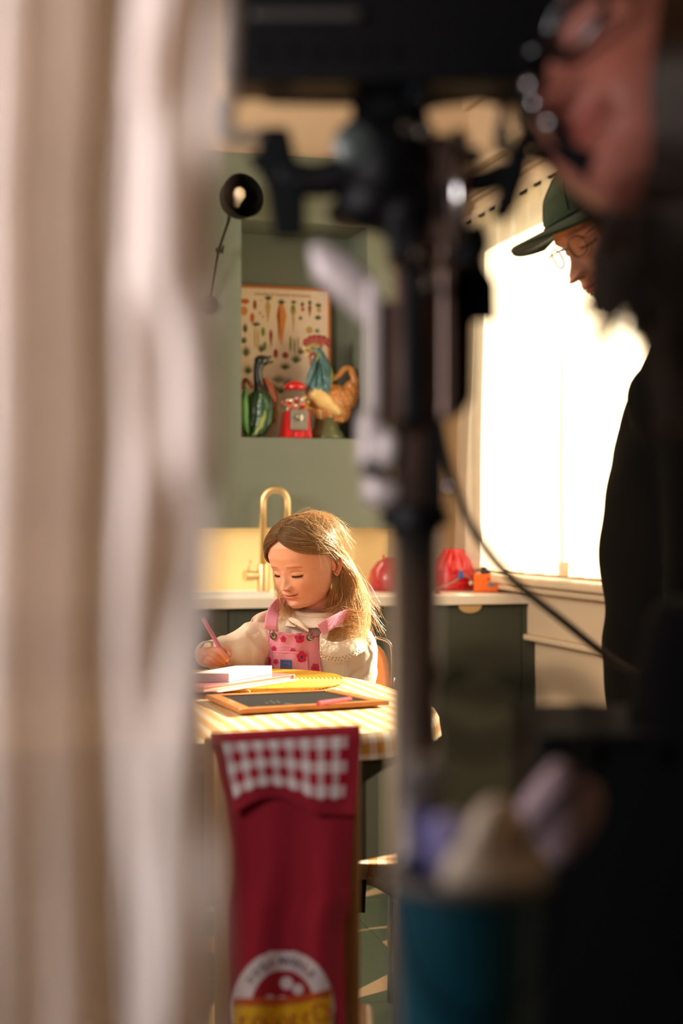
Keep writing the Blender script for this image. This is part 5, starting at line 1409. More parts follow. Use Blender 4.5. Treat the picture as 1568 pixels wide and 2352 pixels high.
fb2 = panel(1700, 1865, .022, .006, 10, 0, 1, bot=lambda u: 1872 - 40 * sin(pi * min(1, u * 1.5)) ** 1 * (1 if u < .67 else 0) + 0 * u)
flip = MB().grid(fb2, 70, 40); flip.build('turned_over_flap', m_rc, ap, smooth=True, solid=.0016)
MB().grid(lambda u, v: fb2(.03 + .88 * u, .0 + .80 * v) + Vector((0, -.0022, 0)), 70, 36, uvs=lambda u, v: (u, v)).build('gingham_band', gingham('red_gingham', '#b8142c', '#fbeee6', 8, 2.6, .85), ap, smooth=True)
MB().tube([fm(u / 20, 0) + Vector((0, -.004 + .0, .002)) for u in range(21)], .011, 12).build('top_fold', m_rc, ap, smooth=True)
# round printed emblem on the apron
lgc = (650, 2318); m_lw = mat('label_cream', '#e9d6cf', .8); m_ly = mat('label_yellow', '#eab20c', .7); m_lr = mat('label_red', '#a81024', .8); m_lo = mat('label_orange', '#c8581c', .7); m_ld = mat('label_dark', '#4a3d44', .8)
def apt(px, py, off):
    y = py; u = (px - edge(LE, y)) / (edge(RE, y) - edge(LE, y)); yt = 1706 - 18 * u; v = (y - yt) / (2420 - yt); return fm(u, v) + Vector((0, -.0014 - off, 0))
def disc(rx, ry, y0, y1, off, m, nm, tilt=0, x0=-1, x1=1):
    """band of an ellipse clipped between two heights (in label units)"""
    def f(u, v):
        y = y0 + (y1 - y0) * v; hw = sqrt(max(0, 1 - (y / ry) ** 2)) * rx
        x = -hw + 2 * hw * u
        return apt(lgc[0] + x, lgc[1] + y + tilt * (-(x + 60) * .0014 * (x + 60) if x > -60 else 0), off)
    MB().grid(f, 40, 20).build(nm, m, ap, smooth=True)
disc(118, 138, -134, 96, .0006, m_lw, 'emblem_disc')
disc(74, 92, -90, 0, .0012, m_lr, 'emblem_dome')
for x, y, r in ((-30, -22, 13), (8, -62, 15), (-2, -20, 13), (34, -48, 13), (34, -12, 12), (60, -28, 10), (-52, -8, 10)):
    MB().grid(lambda u, v: apt(lgc[0] + x + r * v * cos(2 * pi * u), lgc[1] + y + r * v * sin(2 * pi * u), .0018), 16, 2).build('emblem_dot', m_lw, ap, smooth=True)
def band(yt0, yb0, off, m, nm):
    def f(u, v):
        x = -112 + 222 * u; y = yt0 + (yb0 - yt0) * v - 22 * max(0, (x + 20) / 130) ** 1.6
        return apt(lgc[0] + x, lgc[1] + y, off)
    MB().grid(f, 50, 8).build(nm, m, ap, smooth=True)
band(-28, -10, .0024, m_lo, 'emblem_stripe'); band(-10, 78, .0030, m_ly, 'emblem_banner')
for i, ch in enumerate('nouonoD'):
    x = -86 + i * 29; y = 22 - 22 * max(0, (x + 20) / 130) ** 1.6
    text('letter', ch, m_lo, apt(lgc[0] + x, lgc[1] + y, .0045), rotm(pi / 2, -radians(0 + max(0, x) * .13), 0), .030, ap, ext=.0002)
for i, ch in enumerate('HOME'):
    a = radians(142 - i * 11.5); text('small_letter', ch, m_ld, apt(lgc[0] + 96 * cos(a), lgc[1] - 113 * sin(a), .003), rotm(pi / 2, -(pi / 2 - a) * -1 * -1 + 0, 0), .011, ap)
for i, ch in enumerate('AVENUE'):
    a = radians(92 - i * 9); text('small_letter', ch, m_ld, apt(lgc[0] + 96 * cos(a), lgc[1] - 113 * sin(a), .003), rotm(pi / 2, (pi / 2 - a), 0), .013, ap)
# stool with gingham cushion seen under the table, strap hanging from it
SD = 2.62
stl = thing('stool', 'low stool with a yellow gingham cushion seen under the table edge', 'stool', (P(835, 0, SD).x, SD + .12, 0))
sx_ = P(835, 0, SD).x
zc2 = P(0, 1990, SD).z
def cush(u, v):
    a = 2 * pi * u; r = .125; dr = v
    if v < .5: k = v / .5; return Vector((sx_ + .02 + r * k * cos(a), SD + .13 + r * k * sin(a), zc2 + .008 * (1 - k * k)))
    k = (v - .5) / .5; w_ = .006 * sin(9 * a) * k; dp = (.035 + .065 * sst(-.2, .9, cos(a))) * k
    return Vector((sx_ + .02 + (r + w_) * cos(a), SD + .13 + (r + w_) * sin(a), zc2 - dp))
MB().grid(cush, 120, 30, closeu=True, uvs=lambda u, v: (cush(u, min(v, .5)).x * 1 + (0 if v < .5 else (v - .5) * .02), cush(u, v).y + (v * .05 if v > .5 else 0)), ).build('cushion', gingham('stool_gingham', '#c98a3a', '#e9dccb', 30, 30), stl, smooth=True, solid=.003)
MB().lathe([(.12, zc2 - .03), (.12, zc2 - .012)], (sx_ + .02, SD + .13, 0)).build('seat', m_ply, stl)
for a in (.8, 2.35, 3.9, 5.5):
    MB().tube([Vector((sx_ + .02 + .09 * cos(a), SD + .13 + .09 * sin(a), zc2 - .03)), Vector((sx_ + .02 + .13 * cos(a), SD + .13 + .13 * sin(a), .0))], .008, 10).build('leg', M['chrome'], stl, smooth=True)
q0, q1 = P(829, 2019, 2.6), P(827, 2087, 2.6)
st_ = MB().box((q0 + q1) / 2, (.019, .0015, (q0 - q1).length), rotm(0, radians(3), 0))
st_.box(P(826.5, 2080, 2.598), (.0198, .002, .0015), rotm(0, radians(3), 0)).box(P(826.5, 2091, 2.6), (.019, .002, .008), rotm(0, radians(1), 0))
st_.build('hanging_strap', mat('black_webbing', '#161310', .9, bump=.4, bscale=600), stl)

# ================================================================== WHITE CLOTH AT THE LEFT
CD = .50
cw = sheer('white_cotton_sheet', '#ece0d6', .015, .42, .01, 300)
wrap = thing('white_curtain', 'large out-of-focus white cloth hanging close by, filling the left of the photo', 'curtain', P(200, 1200, CD))
REDGE = [(-400, 515), (0, 505), (200, 492), (450, 470), (700, 476), (1000, 482), (1250, 466), (1500, 460), (1750, 472), (2000, 484), (2352, 502), (2800, 520)]
def lc_(u, v):
    y = -420 + 3250 * v; xr_ = lerp_tab(REDGE, y); x = -460 + (xr_ + 460) * u
    ph = u * 36
    fold = .020 * sin(ph * .55 + .3 * sin(v * 3)) + .014 * sin(ph * .95 + 1.0 + .5 * v) + .003 * sin(ph * 2.1 + 2 * v)
    if u > .80: fold = fold * (1 - sst(.80, .86, u)) - .030 * sst(.80, .86, u) + .010 * sin((u - .8) * 40 + 2.2 * sin(v * 9)) + .006 * sin(v * 34 + u * 30)
    return P(x, y, CD + fold)
MB().grid(lc_, 260, 140).build('cloth', cw, wrap, smooth=True)
MB().tube([lc_(1, v / 60) for v in range(61)], .0035, 8).build('hem', cw, wrap, smooth=True)
MB().grid(lambda u, v: lc_(.80 + .035 * u, v) + Vector((0, -.004, 0)), 6, 100).build('seam', cw, wrap, smooth=True)
for x, y in ((402, 1340),):
    u = (x + 460) / (lerp_tab(REDGE, y) + 460); v = (y + 420) / 3250
    MB().lathe([(.0035, -.001), (.0055, 0), (.0035, .001)], lc_(u, v) + Vector((0, -.003, 0)), rotm(pi / 2, 0, 0), n=20).build('grommet', M['brass'], wrap, smooth=True)

# ================================================================== CAMERA RIG IN THE FOREGROUND
RD = .92
def pbox(mb, x0, y0, x1, y1, d, dep, tilt=0, mi=0):
    a, b = P(x0, y0, d), P(x1, y1, d); c = (a + b) / 2 + Vector((0, dep / 2, 0))
    return mb.box(c, (abs(b.x - a.x), dep, abs(a.z - b.z)), rotm(0, radians(tilt), 0) if tilt else None, mi)
rig = thing('camera_stand', 'tall black and steel camera stand with grips and clamps, out of focus', 'camera stand', (P(950, 0, RD).x, RD + .02, 0))
m_bm = M['blackm']; m_gp = mat('grey_painted_metal', '#a89c98', .45, .2, var=.06)
m_bz = mat('bronze_plate', '#5e4a40', .35, .6, var=.15, scale=20); m_rub = mat('black_rubber', '#050607', .85, spec=.15)
colx = P(952, 0, RD).x
# chrome column below, dark collar, upper mast
MB().lathe([(.0165, 0.0), (.0165, P(0, 1212, RD).z)], (colx, RD, 0), n=40).build('column', M['steel'], rig, smooth=True, bevel=0)
MB().lathe([(.020, P(0, 1212, RD).z), (.0225, P(0, 1205, RD).z), (.0225, P(0, 1168, RD).z), (.019, P(0, 1160, RD).z)], (colx, RD, 0), n=40).build('collar', m_bm, rig, auto=40)
MB().lathe([(.015, P(0, 1160, RD).z), (.015, P(0, 560, RD).z)], (colx, RD, 0), n=32).build('mast', m_bz, rig, smooth=True)
b = MB(); pbox(b, 905, 960, 1022, 1165, RD - .012, .03); b.build('clamp_block', m_bm, rig, bevel=.002)
b = MB(); pbox(b, 925, 545, 968, 980, RD - .02, .012); b.build('rail', m_bm, rig, bevel=.0015)
b = MB(); pbox(b, 1012, 560, 1042, 960, RD - .01, .02); b.build('rail', m_bz, rig, bevel=.0015)
b = MB(); pbox(b, 868, 690, 905, 975, RD - .006, .02); b.build('rail', m_bz, rig, bevel=.0015)
b = MB(); pbox(b, 972, 640, 1010, 920, RD - .004, .010); b.build('rail', M['steel'], rig, bevel=.0015)
# side housings that stand against the window
b = MB(); b.prism([(1040, 575), (1108, 575), (1116, 615), (1138, 650), (1140, 738), (1085, 738), (1083, 915), (1062, 945), (1048, 955), (1030, 955), (1030, 575)], lambda u, v, w_: P(u, v, RD + .02 + w_), .045); b.build('side_housing', m_rub, rig, bevel=.0015)
# bronze upper plate with slot and bright edge
b = MB(); pbox(b, 968, 305, 1078, 575, RD - .005, .02); b.build('upper_plate', m_bz, rig, bevel=.002)
b = MB(); pbox(b, 1006, 420, 1026, 505, RD - .008, .004); b.build('slot', m_bm, rig)
MB().tube([P(1052, 300, RD - .012), P(1055, 560, RD - .012)], .0048, 14).build('chrome_edge', M['chrome'], rig, smooth=True)
MB().lathe([(.006, 0), (.006, .01), (0, .012)], P(1068, 360, RD - .005), rotm(0, pi / 2, 0), n=16).build('knob', m_bm, rig, auto=40)
# central head below the camera
b = MB(); b.ell(P(880, 380, RD), (.030, .03, .036)).ell(P(830, 350, RD), (.018, .02, .024)).ell(P(905, 300, RD), (.024, .02, .03)).ell(P(925, 470, RD), (.02, .02, .03)).ell(P(850, 470, RD), (.024, .02, .018)).ell(P(810, 490, RD + .01), (.018, .018, .012))
b = b.blob(.003, 2); b.build('fluid_head', m_bm, rig, smooth=True)
MB().lathe([(.013, 0), (.013, .006), (.010, .008)], P(812, 335, RD - .022), rotm(pi / 2, 0, 0), n=24).build('knob', mat('grey_knob', '#4d5450', .4, .5), rig, auto=40)
MB().tube([P(822, 240, RD), P(824, 330, RD)], .0045, 12).build('stem', m_bm, rig, smooth=True)
b = MB(); pbox(b, 890, 230, 965, 600, RD - .015, .03); b.build('neck_block', m_bm, rig, bevel=.003)
for x, y in ((940, 292), (978, 305), (965, 585), (988, 655), (905, 975), (905, 600)):
    MB().lathe([(.0052, 0), (.0052, .004), (.003, .006), (0, .006)], P(x, y, RD - .024), rotm(pi / 2, 0, 0), n=16).build('bolt', M['chrome'], rig, auto=40)
# left grip and its arm
b = MB(); b.prism([(598, 292), (664, 292), (676, 350), (700, 450), (700, 545), (628, 548), (612, 440), (590, 390)], lambda u, v, w_: P(u, v, RD - .01 + w_), .032); b.build('grip', m_rub, rig, bevel=.004, segs=3)
MB().tube(bez([P(640, 400, RD), P(720, 415, RD), P(800, 395, RD), P(870, 340, RD)], 6), ramp([.012, .0115, .013, .018], 19), 14).build('arm', m_bm, rig, smooth=True)
MB().tube(bez([P(575, 375, RD), P(610, 365, RD), P(640, 380, RD)], 5), .006, 10).build('trigger', m_bm, rig, smooth=True)
# right grip
b = MB(); b.prism([(1170, 322), (1222, 322), (1212, 400), (1188, 470), (1168, 508), (1122, 506), (1145, 430), (1158, 380)], lambda u, v, w_: P(u, v, RD - .01 + w_), .03); b.build('grip', m_rub, rig, bevel=.004, segs=3)
MB().tube(bez([P(1070, 420, RD), P(1115, 415, RD), P(1165, 395, RD)], 5), .009, 12).build('arm', m_bm, rig, smooth=True)
MB().tube(bez([P(1075, 525, RD), P(1090, 560, RD), P(1060, 610, RD)], 5), .010, 10).build('elbow', m_bm, rig, smooth=True)
# pale grey lever and bracket plates
MB().tube(bez([P(722, 560, RD), P(755, 610, RD), P(800, 650, RD), P(835, 690, RD), P(858, 725, RD)], 5), ramp([.005, .013, .014, .012, .010], 21), 14, flat=.5).build('lever', m_gp, rig, smooth=True)
b = MB(); pbox(b, 842, 640, 872, 1150, RD - .012, .012); b.build('bracket', m_gp, rig, bevel=.002)
b = MB().ell(P(850, 985, RD - .01), (.009, .008, .015)).ell(P(848, 1040, RD - .01), (.009, .008, .02)).ell(P(893, 1030, RD - .015), (.007, .006, .012)).ell(P(876, 1132, RD - .01), (.014, .009, .011)).ell(P(862, 1085, RD - .01), (.010, .008, .014)).blob(.002, 3); b.build('cam_lobe', m_gp, rig, smooth=True)
MB().lathe([(.005, 0), (.005, .006)], P(845, 1078, RD - .022), rotm(pi / 2, 0, 0), n=16).build('knob', m_bm, rig)
MB().tube([P(958, -260, RD - .03), P(956, 235, RD - .03)], .0055, 12).build('rod', mat('blued_steel', '#2c3338', .3, .8), rig, smooth=True)
# base
MB().lathe([(.12, 0), (.12, .02), (.05, .05), (.018, .07)], (colx, RD, 0), n=40).build('base', m_bm, rig, auto=40)
# big black camera body on top
fc = thing('film_camera', 'large black film camera body at the top of the photo, out of focus', 'camera', P(900, 230, RD + .03))
b = MB(); pbox(b, 522, -330, 1290, 185, RD - .04, .045); b.build('body', m_bm, fc, bevel=.004, segs=3)
b = MB(); pbox(b, 575, 15, 832, 42, RD - .047, .008); b.build('top_handle', mat('highlight_grey_metal', '#3a3530', .5, .4), fc, bevel=.003)  # paler grey puts a highlight into the colour of this strip
b = MB(); b.prism([(560, 215), (880, 215), (875, 245), (620, 240)], lambda u, v, w_: P(u, v, RD + .00 + w_), .012); b.build('base_plate', m_bm, fc, bevel=.002)
b = MB(); b.prism([(960, 215), (1235, 215), (1195, 240), (1150, 245), (1100, 235), (1010, 246), (960, 262)], lambda u, v, w_: P(u, v, RD + .00 + w_), .012); b.build('side_plate', m_bm, fc, bevel=.002)
b = MB(); pbox(b, 1230, -330, 1400, 120, RD - .0, .05); b.build('matte_box', m_bm, fc, bevel=.004)
MB().tube(bez([P(530, 225, .78), P(520, 285, .78), P(545, 318, .78), P(600, 312, .78)], 6), .0042, 10).build('cable_hook', mat('grey_cable_sleeve', '#5a544c', .6), fc, smooth=True)
for i in range(6):
    MB().lathe([(.004, 0), (.004, .003)], P(600 + i * 60, 120, RD - .04), rotm(pi / 2, 0, 0), n=12).build('button', m_bm, fc)
# cables
m_cb = mat('grey_black_cable', '#3c3a34', .5)
tag(MB().tube(bez([P(985, 820, .95), P(1005, 960, 1.05), P(1035, 1090, 1.15), P(1085, 1215, 1.28), P(1170, 1325, 1.42), P(1285, 1420, 1.56), P(1420, 1525, 1.70), P(1560, 1600, 1.8)], 8), ramp([.0030, .0036, .0042, .0048, .0052], 57), 12).build('camera_cable', m_cb, None, smooth=True), 'dark cable running from the stand diagonally down to the right', 'cable')
tag(MB().lathe([(.0035, -.004), (.0035, .004)], P(1031, 1117, 1.02), rotm(pi / 2, .5, 0), n=16).build('cable_clip', M['chrome'], None, smooth=True), 'small shiny clip on the dark cable beside the stand', 'clip')
LD = .56
tag(MB().tube([P(1100 + 118 * cos(a) * 1.0, 1615 - 105 * sin(a), LD + .01 * sin(a)) for a in [2 * pi * i / 60 for i in range(60)]], .0022, 10, closed=True).build('cable_loop', m_rub, None, smooth=True), 'coiled loop of black cable, very blurred, in front of the green cabinet', 'cable')
tag(MB().tube(bez([P(1010, 1560, LD), P(1130, 1590, LD), P(1280, 1560, LD), P(1350, 1600, LD), P(1368, 1690, LD), P(1330, 1780, .60), P(1240, 1880, .63), P(1180, 1990, .66), P(1150, 2120, .67)], 8), .0030, 10).build('rubber_hose', m_rub, None, smooth=True), 'thick black hose curving beside the blurred cable loop', 'hose')
KD = .66
tag(MB().lathe([(.0085, 0), (.0095, .002), (.0095, .010), (.006, .012)], P(965, 1785, KD), rotm(pi / 2, 0, 0), n=28).build('tightening_knob', mat('dull_grey_knob', '#85807c', .5, .3), None, auto=40), 'round grey knob blurred at the foot of the steel column', 'knob')
# blue bucket with things in it
BD = .62
bk = thing('blue_bucket', 'petrol blue bucket low in the centre of the photo, out of focus', 'bucket', P(1075, 2500, BD + .05))
ctr = P(1075, 2010, BD + .04); rad = (P(1262, 0, BD).x - P(882, 0, BD).x) / 2
m_bb = mat('petrol_plastic', '#0a5266', .35, var=.06)
MB().lathe([(rad * .82, -.17), (rad, 0), (rad * .965, 0), (rad * .80, -.165), (0, -.165)], ctr, n=56).build('pail', m_bb, bk, auto=40)
MB().tube([ctr + Vector((rad * cos(a), rad * sin(a), 0)) for a in [2 * pi * i / 56 for i in range(56)]], .0035, 10, closed=True).build('rim', mat('grey_rim', '#6f6a62', .5), bk, smooth=True)
MB().tube([ctr + Vector((rad * 1.01 * cos(a), -.002 + rad * 1.01 * sin(a) * .4 - .02, -.055 * sin(-a) - .0)) for a in [pi + pi * i / 24 for i in range(25)]], .0010, 8).build('bail', m_rub, bk, smooth=True)
rr_ = random.Random(2)
def crumple(c, r, s, flat=1.0):
    m_ = MB().ell(c, r, n=28, m=18)
    m_.v = [p + Vector((mnoise.noise(p * 30 + Vector((s, 0, 0))), mnoise.noise(p * 30 + Vector((0, s, 0))), mnoise.noise(p * 30 + Vector((0, 0, s))))) * .012 for p in m_.v]
    return m_
tag(crumple(P(1120, 1958, BD + .03), (.021, .018, .020), 3).build('cream_cloth', mat('crumpled_cream', '#f6e6cc', .8, var=.1), None, auto=30), 'crumpled cream cloth sticking out of the blue bucket', 'cloth')
tag(crumple(P(1020, 1960, BD + .03), (.011, .012, .016), 9).build('violet_bag', mat('violet_film', '#9a94c8', .4, var=.1), None, auto=30), 'pale violet bag in the bucket left of the cream cloth', 'bag')
tag(crumple(P(975, 1945, BD + .045), (.009, .010, .018), 14).build('blue_pouch', mat('ultramarine_film', '#2b3f95', .4, var=.1), None, auto=30), 'small ultramarine pouch at the left edge of the bucket', 'pouch')
tag(crumple(P(1285, 1860, .74), (.020, .016, .023), 5).build('mauve_cloth', mat('pale_mauve_cloth', '#b39aa0', .85, var=.12), None, auto=30), 'crumpled pale mauve cloth blurred right of the bucket', 'cloth')
eq = thing('equipment_trunk', 'tall black equipment trunk filling the lower right corner', 'trunk', P(1560, 3400, 1.0))
b = MB(); pbox(b, 1238, 1712, 1900, 3400, .93, .16); b.build('box', m_rub, eq, bevel=.006, segs=3)
b = MB(); pbox(b, 1234, 1690, 1905, 1715, .926, .165); b.build('lid', m_rub, eq, bevel=.004)
for x in (1340, 1500): b = MB(); pbox(b, x, 1705, x + 36, 1750, .924, .006); b.build('latch', m_bm, eq, bevel=.001)
lg0, lg1 = P(958, 1800, RD), P(905, 2600, .8)

# ================================================================== THE MAN IN THE CAP
MD = 2.32
mM = hmat(P(1409, 522, MD), 75, 30, -5)
mh = Head('adult', .232, mM, .47, nose=.115, nosew=.038, zn=.30, zm=.19, beard=True)
man = MB(); mh.build_into(man)
mt = MB()
zfloor = 0.0
def mring(px_left, py, w_, dp, d=MD):
    p = P(px_left, py, d); return Vector((p.x + w_ / 2, d, p.z)), w_ / 2, dp / 2
RG = [mring(1496, 712, .15, .15), mring(1492, 765, .19, .17), mring(1478, 820, .26, .22), mring(1452, 885, .32, .34), mring(1422, 960, .35, .42), mring(1403, 1040, .36, .44), mring(1391, 1200, .35, .40), mring(1386, 1350, .34, .36), mring(1390, 1480, .33, .34), mring(1398, 1620, .32, .34), mring(1402, 1800, .33, .36)]
def loft(rg, n=40, grow=0.0):
    V = []; Fc = []
    for c, a, b in rg:
        for k in range(n):
            t = 2 * pi * k / n; V.append(c + Vector(((a + grow) * cos(t), (b + grow) * sin(t), 0)))
    for j in range(len(rg) - 1):
        for k in range(n):
            l = (k + 1) % n; Fc.append((j * n + k, j * n + l, (j + 1) * n + l, (j + 1) * n + k))
    Fc.append(tuple(range(n))); Fc.append(tuple((len(rg) - 1) * n + k for k in range(n - 1, -1, -1)))
    return MB().add(V, Fc)
mt = loft(RG, grow=-.012)
mt.tube([mh.tow((0, .08, .25)), mh.tow((0, .12, .02)).lerp(P(1580, 780, MD), .4), P(1582, 800, MD)], [.056, .054, .058], 20)
hipz = P(0, 1800, MD).z
hx = RG[-1][0].x
for sd in (-1, 1):
    mt.tube([Vector((hx, MD + sd * .09, hipz + .04)), Vector((hx - .01, MD + sd * .10, .48)), Vector((hx + .01, MD + sd * .11, .08)), Vector((hx - .10, MD + sd * .11, .045))], [.085, .06, .042, .036], 16)
# arms: near arm down and forearm forward
shn, elb, wrn = P(1610, 905, MD - .15), P(1595, 1330, MD - .17), P(1570, 1640, MD - .17)
shf, elf, wrf = Vector((shn.x + .10, MD + .17, shn.z)), Vector((elb.x + .12, MD + .18, elb.z)), Vector((wrn.x + .12, MD + .12, wrn.z))
mt.tube([shn, elb, wrn], [.05, .042, .028], 16).tube([shf, elf, wrf], [.05, .042, .028], 16)
mt = mt.blob(.007, 5)
man.add(mt.v, mt.f, 0, None, (1, 1, 1))
def add_hand(mb, wr, fw, up, size=.18, curl=.8, col=(1, .9, .86)):
    """hand with palm, four bent fingers and a thumb; fw along the fingers, up = back of the hand"""
    fw = Vector(fw).normalized(); up = Vector(up); up = (up - fw * up.dot(fw)).normalized(); sd_ = fw.cross(up); s = size / .18
    h = MB(); pc_ = wr + fw * .045 * s
    h.ell(pc_, (.042 * s, .038 * s, .015 * s), Matrix((fw, sd_, up)).transposed(), n=24, m=14)
    h.tube([wr - fw * .03 * s, wr + fw * .02 * s], [.026 * s, .026 * s], 16)
    for k, (o_, l_) in enumerate(((-.030, .070), (-.010, .080), (.011, .075), (.030, .060))):
        b0_ = wr + (fw * .078 + sd_ * o_ - up * .002) * s; pts = [b0_ - fw * .02 * s, b0_]; dr = fw.copy(); p = b0_.copy()
        for q, fr_ in enumerate((.42, .32, .26)):
            an = curl * (.5 + .28 * q); dr = (dr * cos(an * .8) - up * sin(an * .8)).normalized() if q else (fw * cos(curl * .4) - up * sin(curl * .4)).normalized(); p = p + dr * l_ * fr_ * s; pts.append(p.copy())
        h.tube(bez(pts, 3), ramp([.0098 * s, .0095 * s, .0088 * s, .0082 * s, .006 * s], 13), 12)
    t0_ = wr + (fw * .02 - sd_ * .030) * s
    h.tube(bez([t0_, t0_ + (fw * .03 - sd_ * .022 - up * .006) * s, t0_ + (fw * .058 - sd_ * .022 - up * .016) * s, t0_ + (fw * .072 - sd_ * .008 - up * .022) * s], 4), ramp([.014 * s, .012 * s, .0105 * s, .0075 * s], 13), 12)
    h = h.blob(.0022 * s, 3); mb.add(h.v, h.f, 0, None, col)
add_hand(man, wrn, (-.1, -.1, -1), (-.3, -.9, 0), curl=.6)
add_hand(man, wrf, (-.1, -.1, -1), (-.2, .9, 0), curl=.6)
mp = thing('person', 'man in a dark green cap and black shirt looking down by the window', 'person', (hx, MD, 0))
man.build('body', skin_mat('man_skin', '#b97f63', .08, .5), mp, smooth=True)
m_sh = mat('black_shirt_cloth', '#070707', .95, var=.15, bump=.2, bscale=300, spec=.08)
sh = loft(RG); sh.tube([shn, elb, wrn + Vector((.02, 0, .01))], [.062, .055, .042], 20).tube([shf, elf, wrf + Vector((.02, 0, .01))], [.062, .055, .042], 20).ell(shn + Vector((-.02, .04, -.01)), (.08, .08, .08)).ell(shf + Vector((-.02, -.04, -.01)), (.08, .08, .08))
sh = sh.blob(.009, 6); sh.warp(lambda p: p + Vector((mnoise.noise(p * 7), mnoise.noise(p * 7 + Vector((3, 0, 0))), 0)) * .012 + Vector((sin(p.z * 45 + mnoise.noise(p * 5) * 5), 0, 0)) * .002)
sh.build('shirt', m_sh, mp, smooth=True)
tr = MB()
for sd in (-1, 1): tr.tube([Vector((hx, MD + sd * .085, hipz + .05)), Vector((hx - .01, MD + sd * .10, .48)), Vector((hx + .01, MD + sd * .11, .07))], [.115, .085, .07], 20)
tr.blob(.01, 4).build('trousers', m_sh, mp, smooth=True)
for sd in (-1, 1):
    s_ = MB().ell(Vector((hx - .06, MD + sd * .11, .045)), (.135, .05, .05)); s_.v = [Vector((p.x, p.y, max(p.z, .002))) for p in s_.v]; s_.build('shoe', m_rub, mp, smooth=True)
# cap
m_cap = mat('dark_green_cotton', '#2b3a26', .9, var=.12, scale=50, bump=.35, bscale=350, sheen=.1, spec=.2)
cpm = MB(); mh.cap(cpm, .026, lambda p: p.z > .66 + .0 * p.y + (.0 if p.y < 0 else -.08 * p.y / .4), 60, 90, zmin=.5)
cpm.warp(lambda p: p); cpo = cpm.build('cap', m_cap, mp, smooth=True, solid=.004)
def brim(u, v):
    a = (u - .5) * 2; ang = a * 1.15
    w0 = .345 + .035; f0 = .385 + .035
    ix, iy = w0 * sin(ang), -f0 * cos(ang)
    ln_ = .33 * cos(ang * .98) ** .7 if abs(ang) < pi / 2 else 0
    return mh.tow((ix * (1 + .10 * v), iy - ln_ * v, .675 - .11 * abs(sin(ang)) ** 1.6 * (0.3 + .7 * v) + .01 * v))
MB().grid(brim, 60, 24).build('cap_brim', m_cap, mp, smooth=True, solid=.005)
for k in range(6):
    ang = pi / 3 * k + pi / 6
    MB().tube([mh.tow(Vector((0, 0, .47)) + (mh.surfdir(Vector((sin(ang) * cos(t), -cos(ang) * cos(t), sin(t))), .04) - Vector((0, 0, .47)))) for t in [.55 + (1.5 - .55) * i / 14 for i in range(15)]], .0014, 6).build('cap_seam', m_cap, mp, smooth=True)
MB().ell(mh.tow((0, 0, 1.042)), (.006, .006, .004)).build('cap_button', m_cap, mp, smooth=True)
MB().tube([mh.tow(mh.surfdir(Vector((sin(a), -cos(a), .50 + .04 * cos(a))), .041)) for a in [2 * pi * i / 60 for i in range(60)]], .002, 6, closed=True).build('cap_band_seam', m_cap, mp, smooth=True)
gh2 = MB(); rm = random.Random(8)
for i in range(420):
    z_ = rm.uniform(.46, .68); an = rm.uniform(1.25, 2.9) * (1 if rm.random() < .5 else -1); p = mh.surf(sin(an), cos(an), z_); q = p + Vector((p.x * .06, .03, -.055)); strand(gh2, [mh.tow(p), mh.tow((p + q) / 2 + Vector((p.x * .05, 0, 0))), mh.tow(q)], .0011, .0003)
gh2.build('grey_hair', hair_mat('grey_brown_hair', '#4a3a30', '#9a8878', .3, .2), mp, smooth=True)
bd_ = MB()
for i in range(2600):
    an = rm.uniform(-1.6, 1.6); z_ = rm.uniform(-.02, .20) + .16 * abs(an) / 1.6 * rm.random()
    p = mh.point(an, max(z_, -.02))
    if abs(p.x) < .10 and .15 < z_ < .235: continue
    q = p + Vector((p.x * .05, -.010, -.022)); strand(bd_, [mh.tow(p), mh.tow(q)], .00038, .00015)
bd_.build('beard', bpy.data.materials['grey_brown_hair'], mp, smooth=True)
def glasses(hd, par, m_fr, m_gl, r=.0022, zo=0.0, size=1.0, rnd_=True):
    g = MB(); e = hd.ef + zo
    for sd in (1, -1):
        pts = []
        for i in range(32):
            a = 2 * pi * i / 32; ex, ez = cos(a), sin(a); ex = abs(ex) ** .8 * (1 if ex > 0 else -1); ez = abs(ez) ** .8 * (1 if ez > 0 else -1)
            x = sd * (.165 + .125 * size * ex); pts.append(hd.tow((x, -.425 + .5 * max(0, abs(x) - .1) ** 1.5, e - .01 + .095 * size * ez)))
        g.tube(pts, r, 8, closed=True)
        c_ = sum(pts, Vector()) / 32
        MB().add([c_] + pts, [(0, i + 1, (i + 1) % 32 + 1) for i in range(32)]).build('lens', m_gl, par, smooth=True)
        g.tube([hd.tow((sd * .26, -.41, e + .02)), hd.tow((sd * .36, -.36, e + .04)), hd.tow((sd * .375, .02, e + .04)), hd.tow((sd * .36, .12, e - .03))], r, 8)
    g.tube([hd.tow((-.06, -.43, e + .01)), hd.tow((0, -.47, e + .03)), hd.tow((.06, -.43, e + .01))], r, 8)
    g.build('glasses_frame', m_fr, par, smooth=True)
glasses(mh, mp, mat('clear_brown_acetate', '#5a4436', .15, var=.1, trans=.5, coat=.5), glass('spectacle_glass', (.97, .96, .95)), .0013, zo=.015, size=.72)

